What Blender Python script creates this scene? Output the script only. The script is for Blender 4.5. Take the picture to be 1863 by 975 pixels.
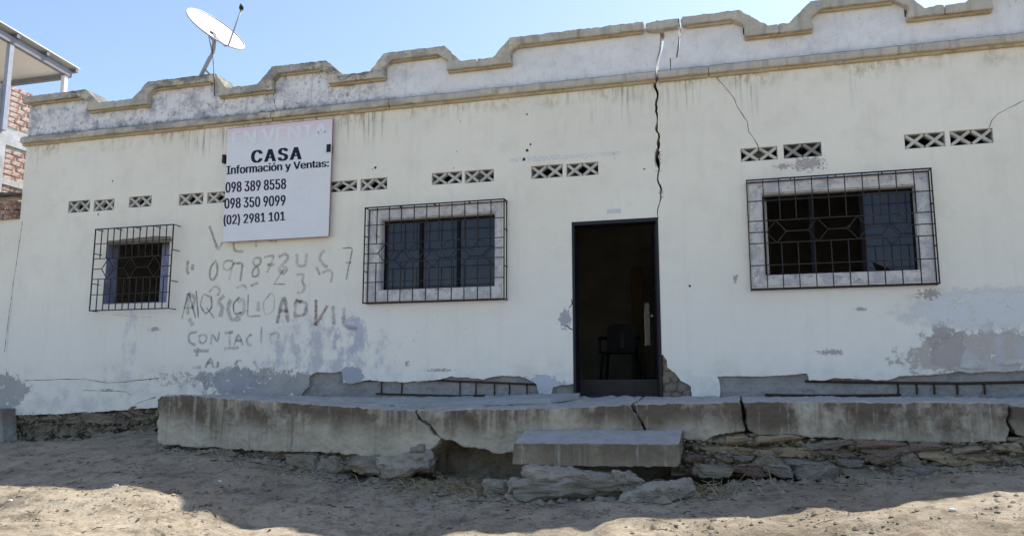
import bpy, bmesh, math, random
import numpy as np
from mathutils import Vector, Matrix, noise
from mathutils.geometry import delaunay_2d_cdt

# ------------------------------------------------------------------ camera, sky, sun, exposure
scene = bpy.context.scene
for o in list(bpy.data.objects):
    bpy.data.objects.remove(o)
C = scene.collection

cam_data = bpy.data.cameras.new('camera')
cam_data.sensor_width = 36.0
cam_data.lens = 1475.0 / 1863.0 * 36.0
cam_data.clip_end = 2000
cam = bpy.data.objects.new('camera', cam_data)
C.objects.link(cam)
cam.location = (0, -9.8, 1.6)
cam.rotation_euler = (math.radians(90 + 8.5), 0, math.radians(15.8))
scene.camera = cam

SUN = Vector((2.05, 3.0, 5.3)).normalized()          # towards the sun: behind the house, to the right
world = bpy.data.worlds.new('World')
scene.world = world
world.use_nodes = True
wn = world.node_tree
bg = wn.nodes['Background']
sky = wn.nodes.new('ShaderNodeTexSky')
sky.sky_type = 'NISHITA'
sky.sun_disc = False
sky.sun_elevation = math.asin(SUN.z)
sky.sun_rotation = math.atan2(SUN.x, SUN.y)
sky.altitude = 400
sky.air_density = 1.0
sky.dust_density = 1.6
sky.ozone_density = 1.0
wn.links.new(sky.outputs[0], bg.inputs[0])
bg.inputs[1].default_value = 0.12
sl = bpy.data.lights.new('sun', 'SUN')
sl.energy = 4.0
sl.angle = math.radians(0.53)
sl.color = (1.0, 0.95, 0.86)
so = bpy.data.objects.new('sun', sl)
so.rotation_euler = SUN.to_track_quat('Z', 'Y').to_euler()
so.location = (10, 15, 30)
C.objects.link(so)
scene.view_settings.view_transform = 'Standard'
scene.view_settings.look = 'None'
scene.view_settings.gamma = 1
scene.view_settings.exposure = 1.05

rnd = random.Random(7)
R = math.radians


# ------------------------------------------------------------------ materials
class Mat:
    """small helper that chains shader nodes"""
    def __init__(self, name, rough=0.9, spec=0.2):
        self.m = bpy.data.materials.new(name)
        self.m.use_nodes = True
        self.t = self.m.node_tree
        self.b = self.t.nodes['Principled BSDF']
        self.b.inputs['Roughness'].default_value = rough
        self.b.inputs['Specular IOR Level'].default_value = spec
        self.co = self.t.nodes.new('ShaderNodeTexCoord').outputs['Object']
        self._xyz = None

    def put(self, sock, v):
        if isinstance(v, bpy.types.NodeSocket):
            self.t.links.new(v, sock)
        elif isinstance(v, (tuple, list)):
            v = tuple(v)
            n = len(sock.default_value)
            sock.default_value = (v + (1,))[:n] if len(v) < n else v[:n]
        else:
            sock.default_value = v

    def math(self, op, a, b=0.0, clamp=False):
        n = self.t.nodes.new('ShaderNodeMath')
        n.operation = op
        n.use_clamp = clamp
        self.put(n.inputs[0], a)
        self.put(n.inputs[1], b)
        return n.outputs[0]

    def add(self, a, b): return self.math('ADD', a, b)
    def mul(self, a, b): return self.math('MULTIPLY', a, b)
    def sub(self, a, b): return self.math('SUBTRACT', a, b)
    def mx(self, a, b): return self.math('MAXIMUM', a, b)

    def xyz(self):
        if self._xyz is None:
            n = self.t.nodes.new('ShaderNodeSeparateXYZ')
            self.put(n.inputs[0], self.co)
            self._xyz = n.outputs
        return self._xyz

    def vscale(self, s, off=(0, 0, 0)):
        n = self.t.nodes.new('ShaderNodeMapping')
        self.put(n.inputs['Vector'], self.co)
        n.inputs['Scale'].default_value = s
        n.inputs['Location'].default_value = off
        return n.outputs[0]

    def noise(self, scale, detail=4, rough=0.55, vec=None, dist=0.0):
        n = self.t.nodes.new('ShaderNodeTexNoise')
        self.put(n.inputs['Vector'], vec if vec is not None else self.co)
        n.inputs['Scale'].default_value = scale
        n.inputs['Detail'].default_value = detail
        n.inputs['Roughness'].default_value = rough
        n.inputs['Distortion'].default_value = dist
        return n.outputs[0]

    def voronoi(self, scale, vec=None, feature='F1', out='Distance'):
        n = self.t.nodes.new('ShaderNodeTexVoronoi')
        n.feature = feature
        self.put(n.inputs['Vector'], vec if vec is not None else self.co)
        n.inputs['Scale'].default_value = scale
        return n.outputs[out]

    def ramp(self, v, lo, hi, to0=0.0, to1=1.0):
        n = self.t.nodes.new('ShaderNodeMapRange')
        n.interpolation_type = 'SMOOTHSTEP'
        if hi < lo:
            lo, hi, to0, to1 = hi, lo, to1, to0
        self.put(n.inputs['Value'], v)
        n.inputs['From Min'].default_value = lo
        n.inputs['From Max'].default_value = hi
        n.inputs['To Min'].default_value = to0
        n.inputs['To Max'].default_value = to1
        return n.outputs[0]

    def mix(self, fac, a, b):
        n = self.t.nodes.new('ShaderNodeMix')
        n.data_type = 'RGBA'
        self.put(n.inputs[0], fac)
        self.put(n.inputs[6], a)
        self.put(n.inputs[7], b)
        return n.outputs[2]

    def patch(self, cx, cz, rx, rz, nz, amp=0.8, soft=0.08):
        """mask of a worn patch round (cx, cz), its edge broken by a noise"""
        x, z = self.xyz()[0], self.xyz()[2]
        dx = self.mul(self.sub(x, cx), 1.0 / rx)
        dz = self.mul(self.sub(z, cz), 1.0 / rz)
        d = self.math('SQRT', self.add(self.mul(dx, dx), self.mul(dz, dz)))
        d = self.add(d, self.mul(self.sub(nz, 0.5), amp * 2))
        return self.ramp(d, 1 + soft, 1 - soft)

    def bump(self, h, strength=0.4, dist=0.02):
        n = self.t.nodes.new('ShaderNodeBump')
        n.inputs['Strength'].default_value = strength
        n.inputs['Distance'].default_value = dist
        self.put(n.inputs['Height'], h)
        self.t.links.new(n.outputs[0], self.b.inputs['Normal'])

    def color(self, c):
        self.put(self.b.inputs['Base Color'], c)
        return self.m

    def random(self):
        return self.t.nodes.new('ShaderNodeObjectInfo').outputs['Random']


def wall_material():
    k = Mat('wall_paint', 0.92, 0.15)
    x, z = k.xyz()[0], k.xyz()[2]
    big = k.noise(0.55, 5, 0.6)
    mid = k.noise(3.0, 6, 0.62)
    fine = k.noise(22, 6, 0.7)
    edge = k.noise(6.0, 7, 0.75)
    chip = k.noise(26.0, 5, 0.75)
    streak = k.noise(1.0, 4, 0.6, k.vscale((9, 9, 0.55)))
    streak2 = k.noise(1.0, 5, 0.65, k.vscale((23, 23, 0.9), (3, 0, 1)))
    c = k.mix(k.ramp(big, 0.3, 0.72), (0.80, 0.755, 0.635), (0.86, 0.82, 0.70))
    c = k.mix(k.mul(k.ramp(mid, 0.45, 0.70), 0.5), c, (0.72, 0.68, 0.575))
    # cool sky light on the lower wall, put into its paint colour
    low = k.ramp(k.add(z, k.mul(k.sub(k.noise(1.1, 5, 0.6), 0.5), 1.7)), 3.9, 2.2)
    c = k.mix(k.mul(low, 0.65), c, (0.79, 0.78, 0.725))
    c = k.mix(k.mul(k.ramp(streak, 0.5, 0.8), 0.13), c, (0.47, 0.46, 0.42))
    # mould washed down from the string course
    m = k.mul(k.ramp(z, 4.72, 5.36), k.ramp(streak2, 0.5, 0.68))
    m = k.mul(m, k.ramp(k.noise(0.9, 3, 0.5), 0.47, 0.60))
    c = k.mix(k.mul(m, 0.8), c, (0.20, 0.19, 0.17))
    m = k.mul(k.ramp(z, 5.12, 5.36), k.ramp(k.noise(9, 6, 0.7, k.vscale((1, 1, 0.5))), 0.42, 0.62))
    m = k.mul(m, k.ramp(k.noise(1.7, 4, 0.6), 0.40, 0.62))
    c = k.mix(k.mul(m, 0.8), c, (0.36, 0.29, 0.18))
    # bare grey render, faded blue undercoat and brown scars where the paint came off
    GREY, BLUE, BROWN = (0.37, 0.35, 0.325), (0.50, 0.50, 0.525), (0.47, 0.415, 0.365)
    keep = k.ramp(k.noise(8.5, 6, 0.78), 0.60, 0.57)        # islands of paint left standing
    depth = []
    def wear(c, px, rx, rz, col, amp=0.7, soft=0.06, op=1.0, gate=None, nz=None):
        m = k.patch(px[0], px[1], rx, rz, nz or edge, amp * 1.9, soft)
        if gate is not None:
            m = k.mul(m, gate)
        elif rx > 0.15:
            m = k.mul(m, keep)
            depth.append(m)
        return k.mix(k.mul(m, op), c, col)
    speck = k.ramp(k.noise(13, 8, 0.75), 0.46, 0.56)
    wash = k.ramp(k.noise(1.0, 7, 0.7, k.vscale((5, 5, 3.0))), 0.42, 0.58)
    c = wear(c, (-5.424, 2.095), 0.80, 0.40, BLUE, 0.9, 0.5, 0.95, wash)
    c = wear(c, (-4.985, 2.271), 0.30, 0.28, (0.45, 0.455, 0.52), 0.8, 0.1, 0.8, wash)
    c = wear(c, (-6.366, 1.659), 0.80, 0.20, GREY, 0.65, 0.05)
    c = wear(c, (-6.801, 1.734), 0.45, 0.16, (0.33, 0.335, 0.37), 0.9, 0.08, 0.9)
    c = wear(c, (-7.602, 1.737), 0.42, 0.10, GREY, 1.3, 0.05, 0.85, speck)
    c = wear(c, (-5.611, 1.621), 0.30, 0.20, GREY, 0.5, 0.05)
    c = wear(c, (-4.969, 1.772), 0.17, 0.12, (0.36, 0.38, 0.43), 0.35, 0.04)
    c = wear(c, (-10.716, 1.567), 0.40, 0.27, (0.37, 0.375, 0.36), 0.75, 0.05)
    c = wear(c, (2.546, 1.949), 0.75, 0.28, BROWN, 0.9, 0.08, 0.95)
    c = wear(c, (2.751, 1.906), 0.55, 0.28, (0.52, 0.51, 0.52), 0.8, 0.15, 0.9, wash)
    c = wear(c, (2.139, 2.073), 0.16, 0.24, (0.42, 0.375, 0.35), 0.6, 0.06)
    c = wear(c, (2.585, 2.457), 0.80, 0.22, (0.62, 0.64, 0.65), 0.6, 0.25, 0.8)
    c = wear(c, (-8.511, 2.212), 0.11, 0.55, (0.50, 0.53, 0.58), 0.7, 0.3, 0.75, wash)
    c = wear(c, (-2.092, 2.459), 0.07, 0.11, (0.40, 0.39, 0.42), 0.9, 0.05, 1.0, None, chip)
    c = wear(c, (-3.817, 2.372), 0.42, 0.22, (0.40, 0.42, 0.45), 0.6, 0.2, 0.9, k.ramp(k.noise(16, 6, 0.75), 0.60, 0.66))
    c = wear(c, (-2.397, 1.653), 0.30, 0.10, (0.45, 0.47, 0.54), 0.9, 0.12, 0.9)
    for p, rx, rz in (((-8.106, 2.45), .07, .03), ((0.96, 2.01), .12, .03), ((-3.734, 1.843), .14, .02), ((1.299, 2.497), .05, .02), ((2.004, 2.637), .10, .05),
                      ((-0.044, 2.884), .03, .04), ((-0.906, 4.398), .035, .11), ((-0.877, 3.979), .02, .06), ((-4.183, 1.931), .03, .03), ((-7.529, 3.32), .03, .04), ((-8.849, 1.592), .09, .02), ((0.827, 4.208), .16, .07), ((0.551, 4.196), .08, .03)):
        c = wear(c, p, rx, rz, (0.36, 0.315, 0.315), 1.6, 0.12, 0.85, None, chip)
    # damp foot of the wall and small pits
    foot = k.mul(k.ramp(k.add(z, k.mul(k.sub(big, 0.5), 1.2)), 2.2, 1.5), k.ramp(k.noise(4, 6, 0.7), 0.42, 0.66))
    c = k.mix(k.mul(foot, 0.5), c, (0.46, 0.45, 0.43))
    pit = k.mul(k.ramp(k.voronoi(1.15, k.vscale((1, 0.02, 1))), 0.030, 0.018), 1.0)
    c = k.mix(k.mul(pit, 0.85), c, (0.10, 0.085, 0.08))
    c = k.mix(k.mul(k.ramp(k.noise(60, 4, 0.7), 0.60, 0.72), 0.16), c, (0.36, 0.35, 0.33))
    h = k.add(k.add(k.mul(mid, 0.8), k.mul(fine, 0.22)), k.mul(big, 2.0))
    for m in depth:
        h = k.sub(h, k.mul(m, 0.5))
    k.bump(h, 0.5, 0.03)
    return k.color(c)


def parapet_material():
    k = Mat('parapet_whitewash', 0.93, 0.12)
    x, z = k.xyz()[0], k.xyz()[2]
    n1 = k.noise(1.6, 6, 0.65)
    c = k.mix(k.ramp(n1, 0.3, 0.7), (0.76, 0.75, 0.735), (0.84, 0.83, 0.82))
    old = k.ramp(k.add(x, k.mul(k.sub(k.noise(1.8, 4), 0.5), 2.2)), -3.9, -5.2)          # the older, dirtier stretch
    m = k.mul(k.ramp(k.noise(4.0, 9, 0.74), 0.42, 0.66), k.add(k.mul(old, 0.75), 0.22))
    c = k.mix(m, c, (0.33, 0.335, 0.37))
    m = k.mul(k.ramp(k.noise(11, 8, 0.75, k.vscale((1, 1, 0.7))), 0.54, 0.68), k.add(k.mul(old, 0.7), 0.25))
    c = k.mix(m, c, (0.13, 0.13, 0.15))
    m = k.mul(k.ramp(k.add(z, k.mul(k.sub(k.noise(12, 5, 0.7), 0.5), 0.22)), 5.60, 5.50), k.add(k.mul(old, 0.65), 0.22))
    c = k.mix(m, c, (0.10, 0.10, 0.12))
    s = k.mul(k.ramp(k.noise(1, 5, 0.6, k.vscale((16, 16, 0.7))), 0.5, 0.72), k.add(k.mul(old, 0.4), 0.12))
    c = k.mix(s, c, (0.36, 0.35, 0.34))
    c = k.mix(k.mul(k.ramp(k.noise(2.2, 7, 0.7, None, 0.6), 0.60, 0.66), 0.4), c, (0.56, 0.54, 0.55))
    k.bump(k.add(k.noise(5, 7, 0.65), k.mul(k.noise(40, 4), 0.2)), 0.45, 0.03)
    return k.color(c)


def trim_material():
    k = Mat('ochre_trim', 0.9, 0.15)
    x, y, z = k.xyz()
    c = k.mix(k.ramp(k.noise(2.2, 6, 0.65), 0.3, 0.7), (0.58, 0.52, 0.40), (0.68, 0.63, 0.52))
    c = k.mix(k.mul(k.ramp(k.noise(7, 6, 0.7), 0.45, 0.7), 0.5), c, (0.50, 0.43, 0.30))
    old = k.ramp(k.add(x, k.mul(k.sub(k.noise(1.1, 4), 0.5), 4.0)), -3.6, -5.4)
    geo = k.t.nodes.new('ShaderNodeNewGeometry')
    sp = k.t.nodes.new('ShaderNodeSeparateXYZ')
    k.put(sp.inputs[0], geo.outputs['Normal'])
    top = k.ramp(sp.outputs[2], 0.2, 0.7)
    m = k.mul(k.ramp(k.noise(2.6, 8, 0.72, k.vscale((1, 1, 2.2))), 0.43, 0.58), k.add(k.mul(old, 0.70), 0.32))
    c = k.mix(k.mul(m, 0.85), c, (0.11, 0.105, 0.095))
    c = k.mix(k.mul(k.ramp(k.noise(1, 5, 0.65, k.vscale((9, 9, 1.2))), 0.49, 0.64), 0.6), c, (0.19, 0.17, 0.14))
    c = k.mix(k.mul(k.ramp(k.noise(0.9, 5, 0.65), 0.36, 0.58), 0.65), c, (0.44, 0.42, 0.37))
    c = k.mix(k.mul(k.mul(top, k.ramp(k.noise(3.5, 6, 0.7), 0.25, 0.5)), 0.85), c, (0.10, 0.10, 0.095))
    k.bump(k.add(k.noise(9, 6, 0.65), k.mul(k.noise(45, 4), 0.25)), 0.4, 0.02)
    return k.color(c)


def ochre_material():
    k = Mat('ochre_moulding', 0.9, 0.1)
    c = k.mix(k.ramp(k.noise(3, 6, 0.7), 0.35, 0.65), (0.42, 0.34, 0.20), (0.52, 0.44, 0.30))
    c = k.mix(k.mul(k.ramp(k.noise(8, 7, 0.7), 0.52, 0.7), 0.6), c, (0.16, 0.13, 0.10))
    k.bump(k.noise(14, 6, 0.7), 0.4, 0.01)
    return k.color(c)


def concrete_material(name, base, dark, streaky=1.0, top=None, wet_from=1.02, wet_to=1.34):
    k = Mat(name, 0.92, 0.15)
    n = k.noise(2.5, 8, 0.68)
    c = k.mix(k.ramp(n, 0.3, 0.7), base, tuple(v * 0.74 for v in base))
    if streaky:
        geo = k.t.nodes.new('ShaderNodeNewGeometry')
        sp = k.t.nodes.new('ShaderNodeSeparateXYZ')
        k.put(sp.inputs[0], geo.outputs['Normal'])
        side = k.ramp(sp.outputs[2], 0.75, 0.4)
        z = k.xyz()[2]
        zz = k.add(z, k.mul(k.sub(k.noise(1.6, 4, 0.6, k.vscale((1, 1, 0.3))), 0.5), 0.7))
        wet = k.ramp(zz, wet_from, wet_to)
        st = k.ramp(k.noise(1, 6, 0.7, k.vscale((8, 8, 0.6))), 0.36, 0.68)
        bl = k.ramp(k.noise(1.5, 6, 0.7, k.vscale((1, 1, 0.8))), 0.40, 0.56)
        m = k.mul(k.mul(wet, k.mx(st, bl)), side)
        c = k.mix(k.mul(m, 0.95 * streaky), c, dark)
        st2 = k.mul(k.ramp(k.noise(1, 5, 0.6, k.vscale((19, 19, 0.8), (5, 5, 0))), 0.56, 0.72), side)
        c = k.mix(k.mul(st2, 0.5), c, (0.50, 0.50, 0.44))
        st3 = k.mul(k.ramp(k.noise(1, 5, 0.6, k.vscale((7, 7, 0.5), (1, 5, 0))), 0.58, 0.72), side)
        c = k.mix(k.mul(st3, 0.6), c, (0.17, 0.13, 0.095))
        if top:
            tc = k.mix(k.ramp(k.noise(4, 7, 0.7), 0.35, 0.65), top, tuple(v * 0.8 for v in top))
            c = k.mix(k.ramp(sp.outputs[2], 0.8, 0.95), c, tc)
    c = k.mix(k.mul(k.ramp(k.noise(30, 5, 0.75), 0.58, 0.7), 0.5), c, tuple(v * 0.45 for v in base))
    k.bump(k.add(k.noise(7, 8, 0.7), k.mul(k.noise(55, 4, 0.7), 0.25)), 0.55, 0.03)
    return k.color(c)


def stone_material(name, a, b, d):
    k = Mat(name, 0.95, 0.1)
    r = k.random()
    c = k.mix(k.ramp(k.noise(5, 8, 0.7), 0.3, 0.7), a, b)
    c = k.mix(k.mul(r, 0.45), c, d)
    c = k.mix(k.mul(k.ramp(k.noise(11, 8, 0.75), 0.5, 0.68), 0.65), c, tuple(v * 0.42 for v in a))
    c = k.mix(k.mul(k.ramp(k.noise(3, 6, 0.7), 0.55, 0.7), 0.5), c, (0.30, 0.26, 0.21))
    k.bump(k.add(k.noise(9, 9, 0.72), k.mul(k.voronoi(14), 0.3)), 0.8, 0.04)
    return k.color(c)


def dirt_material(name='dirt', light=(0.385, 0.33, 0.255), mid=(0.30, 0.25, 0.185), dark=(0.14, 0.112, 0.08)):
    k = Mat(name, 0.97, 0.05)
    c = k.mix(k.ramp(k.noise(0.9, 7, 0.68), 0.32, 0.68), light, mid)
    c = k.mix(k.mul(k.ramp(k.noise(5, 7, 0.75), 0.45, 0.66), 0.75), c, dark)
    c = k.mix(k.mul(k.ramp(k.noise(26, 6, 0.8), 0.52, 0.64), 0.7), c, dark)
    c = k.mix(k.mul(k.ramp(k.voronoi(38), 0.16, 0.08), k.ramp(k.noise(6, 3), 0.45, 0.6)), c, (0.50, 0.46, 0.40))
    c = k.mix(k.mul(k.ramp(k.voronoi(27, k.vscale((1, 1.7, 1), (3, 2, 1))), 0.14, 0.06), k.ramp(k.noise(4, 3), 0.42, 0.6)), c, (0.11, 0.085, 0.065))
    rg = k.ramp(k.noise(1.3, 4, 0.6), 0.38, 0.62)
    h = k.add(k.noise(4, 8, 0.7), k.mul(k.mul(k.add(k.mul(k.noise(45, 6, 0.8), 0.4), k.mul(k.noise(16, 6, 0.75), 0.6)), 0.8), k.add(rg, 0.15)))
    k.bump(h, 0.9, 0.05)
    return k.color(c)


def plain(name, col, rough=0.6, spec=0.3, var=0.25, scale=12, metal=0.0, bump=0.15, dirt=None):
    k = Mat(name, rough, spec)
    c = k.mix(k.ramp(k.noise(scale, 6, 0.65), 0.3, 0.7), col, tuple(v * (1 - var) for v in col))
    if dirt:
        c = k.mix(k.mul(k.ramp(k.noise(scale * 0.6, 8, 0.72), 0.5, 0.62), 0.8), c, dirt)
    k.b.inputs['Metallic'].default_value = metal
    if bump:
        k.bump(k.noise(scale * 3, 5, 0.7), bump, 0.01)
    return k.color(c)


def paint_material(name, col, cover):
    """hand lettering, worn thin: the paint is broken by a noise"""
    k = Mat(name, 0.9, 0.1)
    a = k.mul(k.ramp(k.noise(30, 5, 0.75), 0.30, 0.62), k.ramp(k.noise(5, 4, 0.6), 0.30, 0.52))
    at_ = k.t.nodes.new('ShaderNodeAttribute')
    at_.attribute_name = 'paint_load'
    k.put(k.b.inputs['Alpha'], k.mul(k.mul(k.add(k.mul(a, 0.75), 0.18), cover), at_.outputs['Fac']))
    return k.color(col)


def glass_material():
    k = Mat('window_glass', 0.06, 0.32)
    c = k.mix(k.ramp(k.noise(2.5, 6, 0.7), 0.3, 0.7), (0.016, 0.020, 0.034), (0.030, 0.034, 0.046))
    k.put(k.b.inputs['Roughness'], k.ramp(k.noise(6, 6, 0.7), 0.2, 0.8, 0.02, 0.14))
    k.b.inputs['IOR'].default_value = 1.5
    k.bump(k.noise(1.3, 2), 0.05, 0.02)
    return k.color(c)


def surround_material():
    k = Mat('window_surround_paint', 0.9, 0.15)
    c = k.mix(k.ramp(k.noise(4, 6), 0.35, 0.65), (0.70, 0.675, 0.62), (0.60, 0.58, 0.55))
    c = k.mix(k.ramp(k.noise(5.5, 9, 0.75), 0.47, 0.56), c, (0.47, 0.465, 0.475))
    c = k.mix(k.mul(k.ramp(k.noise(12, 7, 0.78), 0.57, 0.63), 0.75), c, (0.20, 0.165, 0.15))
    k.bump(k.noise(8, 8, 0.7), 0.5, 0.02)
    return k.color(c)


def brick_material():
    k = Mat('red_brick', 0.95, 0.1)
    c = k.mix(k.random(), (0.27, 0.115, 0.08), (0.38, 0.20, 0.145))
    c = k.mix(k.mul(k.ramp(k.noise(11, 7, 0.75), 0.44, 0.58), 0.8), c, (0.56, 0.52, 0.47))
    k.bump(k.noise(30, 6, 0.7), 0.5, 0.01)
    return k.color(c)


M = {
    'wall': wall_material(), 'parapet': parapet_material(), 'trim': trim_material(), 'ochre': ochre_material(),
    'slab': concrete_material('pavement_concrete', (0.50, 0.45, 0.35), (0.12, 0.095, 0.068), 1.0, (0.40, 0.38, 0.36)),
    'step': concrete_material('step_concrete', (0.32, 0.275, 0.205), (0.14, 0.11, 0.078), 1.0, (0.39, 0.375, 0.36), 0.7, 1.1),
    'plate': concrete_material('screed_concrete', (0.38, 0.39, 0.40), (0.2, 0.2, 0.2), 0.0),
    'beam': concrete_material('beam_concrete', (0.36, 0.345, 0.335), (0.13, 0.13, 0.13), 0.0),
    'core': concrete_material('rubble_core', (0.27, 0.23, 0.17), (0.12, 0.11, 0.1), 0.0),
    'post': concrete_material('post_concrete', (0.40, 0.38, 0.33), (0.14, 0.12, 0.09), 0.8, None, 0.8, 1.3),
    'stone_ochre': stone_material('ochre_stone', (0.40, 0.29, 0.16), (0.46, 0.36, 0.23), (0.36, 0.31, 0.24)),
    'stone_grey': stone_material('grey_stone', (0.34, 0.30, 0.24), (0.22, 0.195, 0.16), (0.31, 0.27, 0.215)),
    'stone_red': stone_material('reddish_stone', (0.24, 0.15, 0.115), (0.29, 0.22, 0.17), (0.29, 0.245, 0.2)),
    'stone_pale': stone_material('pale_concrete_stone', (0.40, 0.355, 0.29), (0.28, 0.245, 0.20), (0.33, 0.29, 0.235)),
    'dirt': dirt_material(),
    'bar': plain('dark_iron', (0.035, 0.030, 0.030), 0.75, 0.3, 0.4, 20, 0.0, 0.2, (0.10, 0.055, 0.04)),
    'rebar': plain('rusty_rebar', (0.075, 0.045, 0.035), 0.9, 0.2, 0.4, 30),
    'glass': glass_material(), 'surround': surround_material(),
    'block': plain('vent_block_paint', (0.58, 0.56, 0.50), 0.9, 0.1, 0.2, 9, 0, 0.3, (0.36, 0.34, 0.31)),
    'block_grey': plain('bare_vent_block', (0.32, 0.31, 0.29), 0.9, 0.1, 0.3, 9, 0, 0.3, (0.20, 0.19, 0.18)),
    'navy': plain('dark_blue_steel', (0.009, 0.0095, 0.014), 0.55, 0.4, 0.4, 6),
    'frame': plain('window_frame_metal', (0.010, 0.010, 0.011), 0.7, 0.15, 0.3, 10),
    'blue': plain('blue_reveal_paint', (0.30, 0.33, 0.47), 0.85, 0.15, 0.25, 8, 0, 0.2, (0.2, 0.2, 0.24)),
    'inside': plain('interior_plaster', (0.58, 0.55, 0.49), 0.95, 0.1, 0.25, 2),
    'inside_ochre': plain('interior_ochre', (0.20, 0.145, 0.06), 0.95, 0.1, 0.25, 2),
    'floor': plain('interior_floor', (0.055, 0.05, 0.047), 0.9, 0.1, 0.3, 4),
    'roof': plain('roof_concrete', (0.35, 0.34, 0.32), 0.95, 0.1, 0.3, 3),
    'pane_dirty': plain('dirty_slit_pane', (0.07, 0.064, 0.058), 0.5, 0.1, 0.7, 18),
    'dish': plain('dish_white', (0.80, 0.80, 0.79), 0.45, 0.4, 0.05, 6, 0, 0.0),
    'galv': plain('galvanised_pipe', (0.40, 0.40, 0.44), 0.5, 0.5, 0.2, 12, 0.3),
    'black': plain('black_plastic', (0.016, 0.016, 0.017), 0.6, 0.3, 0.2, 12),
    'ink': plain('sign_ink', (0.020, 0.020, 0.050), 0.7, 0.2, 0.2, 30, 0, 0),
    'ghost': plain('faded_letter_white', (0.82, 0.82, 0.84), 0.7, 0.2, 0.08, 12, 0, 0),
    'edge': plain('sign_edge', (0.36, 0.20, 0.20), 0.7, 0.2, 0.3, 12, 0, 0),
    'brick': brick_material(),
    'mortar': plain('pale_mortar', (0.60, 0.58, 0.55), 0.95, 0.1, 0.25, 9, 0, 0.5),
    'column': plain('grey_column_render', (0.52, 0.53, 0.54), 0.95, 0.1, 0.25, 5, 0, 0.4, (0.32, 0.32, 0.33)),
    'canopy': plain('white_roof_sheet', (0.78, 0.77, 0.74), 0.6, 0.3, 0.06, 3, 0, 0),
    'steel': plain('grey_painted_steel', (0.22, 0.22, 0.25), 0.6, 0.4, 0.25, 8, 0.2),
    'pole': plain('bluish_pole_paint', (0.36, 0.38, 0.46), 0.6, 0.4, 0.2, 8),
    'zinc': plain('zinc_sheet', (0.34, 0.32, 0.31), 0.5, 0.5, 0.5, 6, 0.4, 0.2, (0.16, 0.10, 0.07)),
    'straw': plain('dry_straw', (0.42, 0.34, 0.21), 0.95, 0.1, 0.5, 20),
    'twig': plain('twigs_and_leaves', (0.085, 0.06, 0.04), 0.95, 0.1, 0.5, 20),
    'crack': plain('crack_dark', (0.06, 0.055, 0.05), 1.0, 0.0, 0.5, 20),  # flat dark colour of the hairline cracks and nail holes
    'litter': plain('pale_litter', (0.72, 0.71, 0.68), 0.8, 0.2, 0.2, 12),
    'paper': plain('small_paper_notice', (0.66, 0.66, 0.66), 0.9, 0.1, 0.1, 30),
}


M['pane_dirty'].node_tree.nodes['Principled BSDF'].inputs['Transmission Weight'].default_value = 1.0


def sign_panel_material(zt):
    k = Mat('sign_vinyl', 0.55, 0.3)
    z = k.xyz()[2]
    c = k.mix(k.ramp(k.noise(3, 5), 0.3, 0.7), (0.74, 0.745, 0.76), (0.78, 0.78, 0.79))
    band = k.ramp(k.add(z, k.mul(k.sub(k.noise(3, 4), 0.5), 0.16)), zt - 0.30, zt + 0.04)
    c = k.mix(k.mul(band, 0.6), c, (0.76, 0.52, 0.57))
    return k.color(k.mix(k.mul(k.ramp(k.noise(9, 7, 0.7), 0.56, 0.7), 0.12), c, (0.4, 0.4, 0.42)))


# ------------------------------------------------------------------ mesh helpers
def mesh_obj(name, verts, faces, mat, parent=None, smooth=False):
    me = bpy.data.meshes.new(name)
    me.from_pydata([tuple(v) for v in verts], [], faces)
    me.update()
    if smooth:
        me.polygons.foreach_set('use_smooth', [True] * len(me.polygons))
    return link(name, me, mat, parent)


def link(name, me, mat, parent=None):
    if mat is not None and not me.materials:
        me.materials.append(M[mat] if isinstance(mat, str) else mat)
    o = bpy.data.objects.new(name, me)
    C.objects.link(o)
    if parent is not None:
        attach(o, parent)
    return o


def attach(o, parent):
    o.parent = parent
    p = parent
    off = Vector((0, 0, 0))
    while p is not None:
        off += p.location
        p = p.parent
    o.location = o.location - off


def thing(name, loc, label, cat, group=None):
    o = bpy.data.objects.new(name, None)
    C.objects.link(o)
    o.empty_display_size = 0.2
    o.location = loc
    return tag(o, label, cat, group)


def tag(o, label, cat, group=None, kind=None):
    o['label'] = label
    o['category'] = cat
    if group:
        o['group'] = group
    if kind:
        o['kind'] = kind
    return o


def inside(poly, x, y):
    r = False
    j = len(poly) - 1
    for i in range(len(poly)):
        xi, yi = poly[i]
        xj, yj = poly[j]
        if (yi > y) != (yj > y) and x < (xj - xi) * (y - yi) / (yj - yi) + xi:
            r = not r
        j = i
    return r


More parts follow.
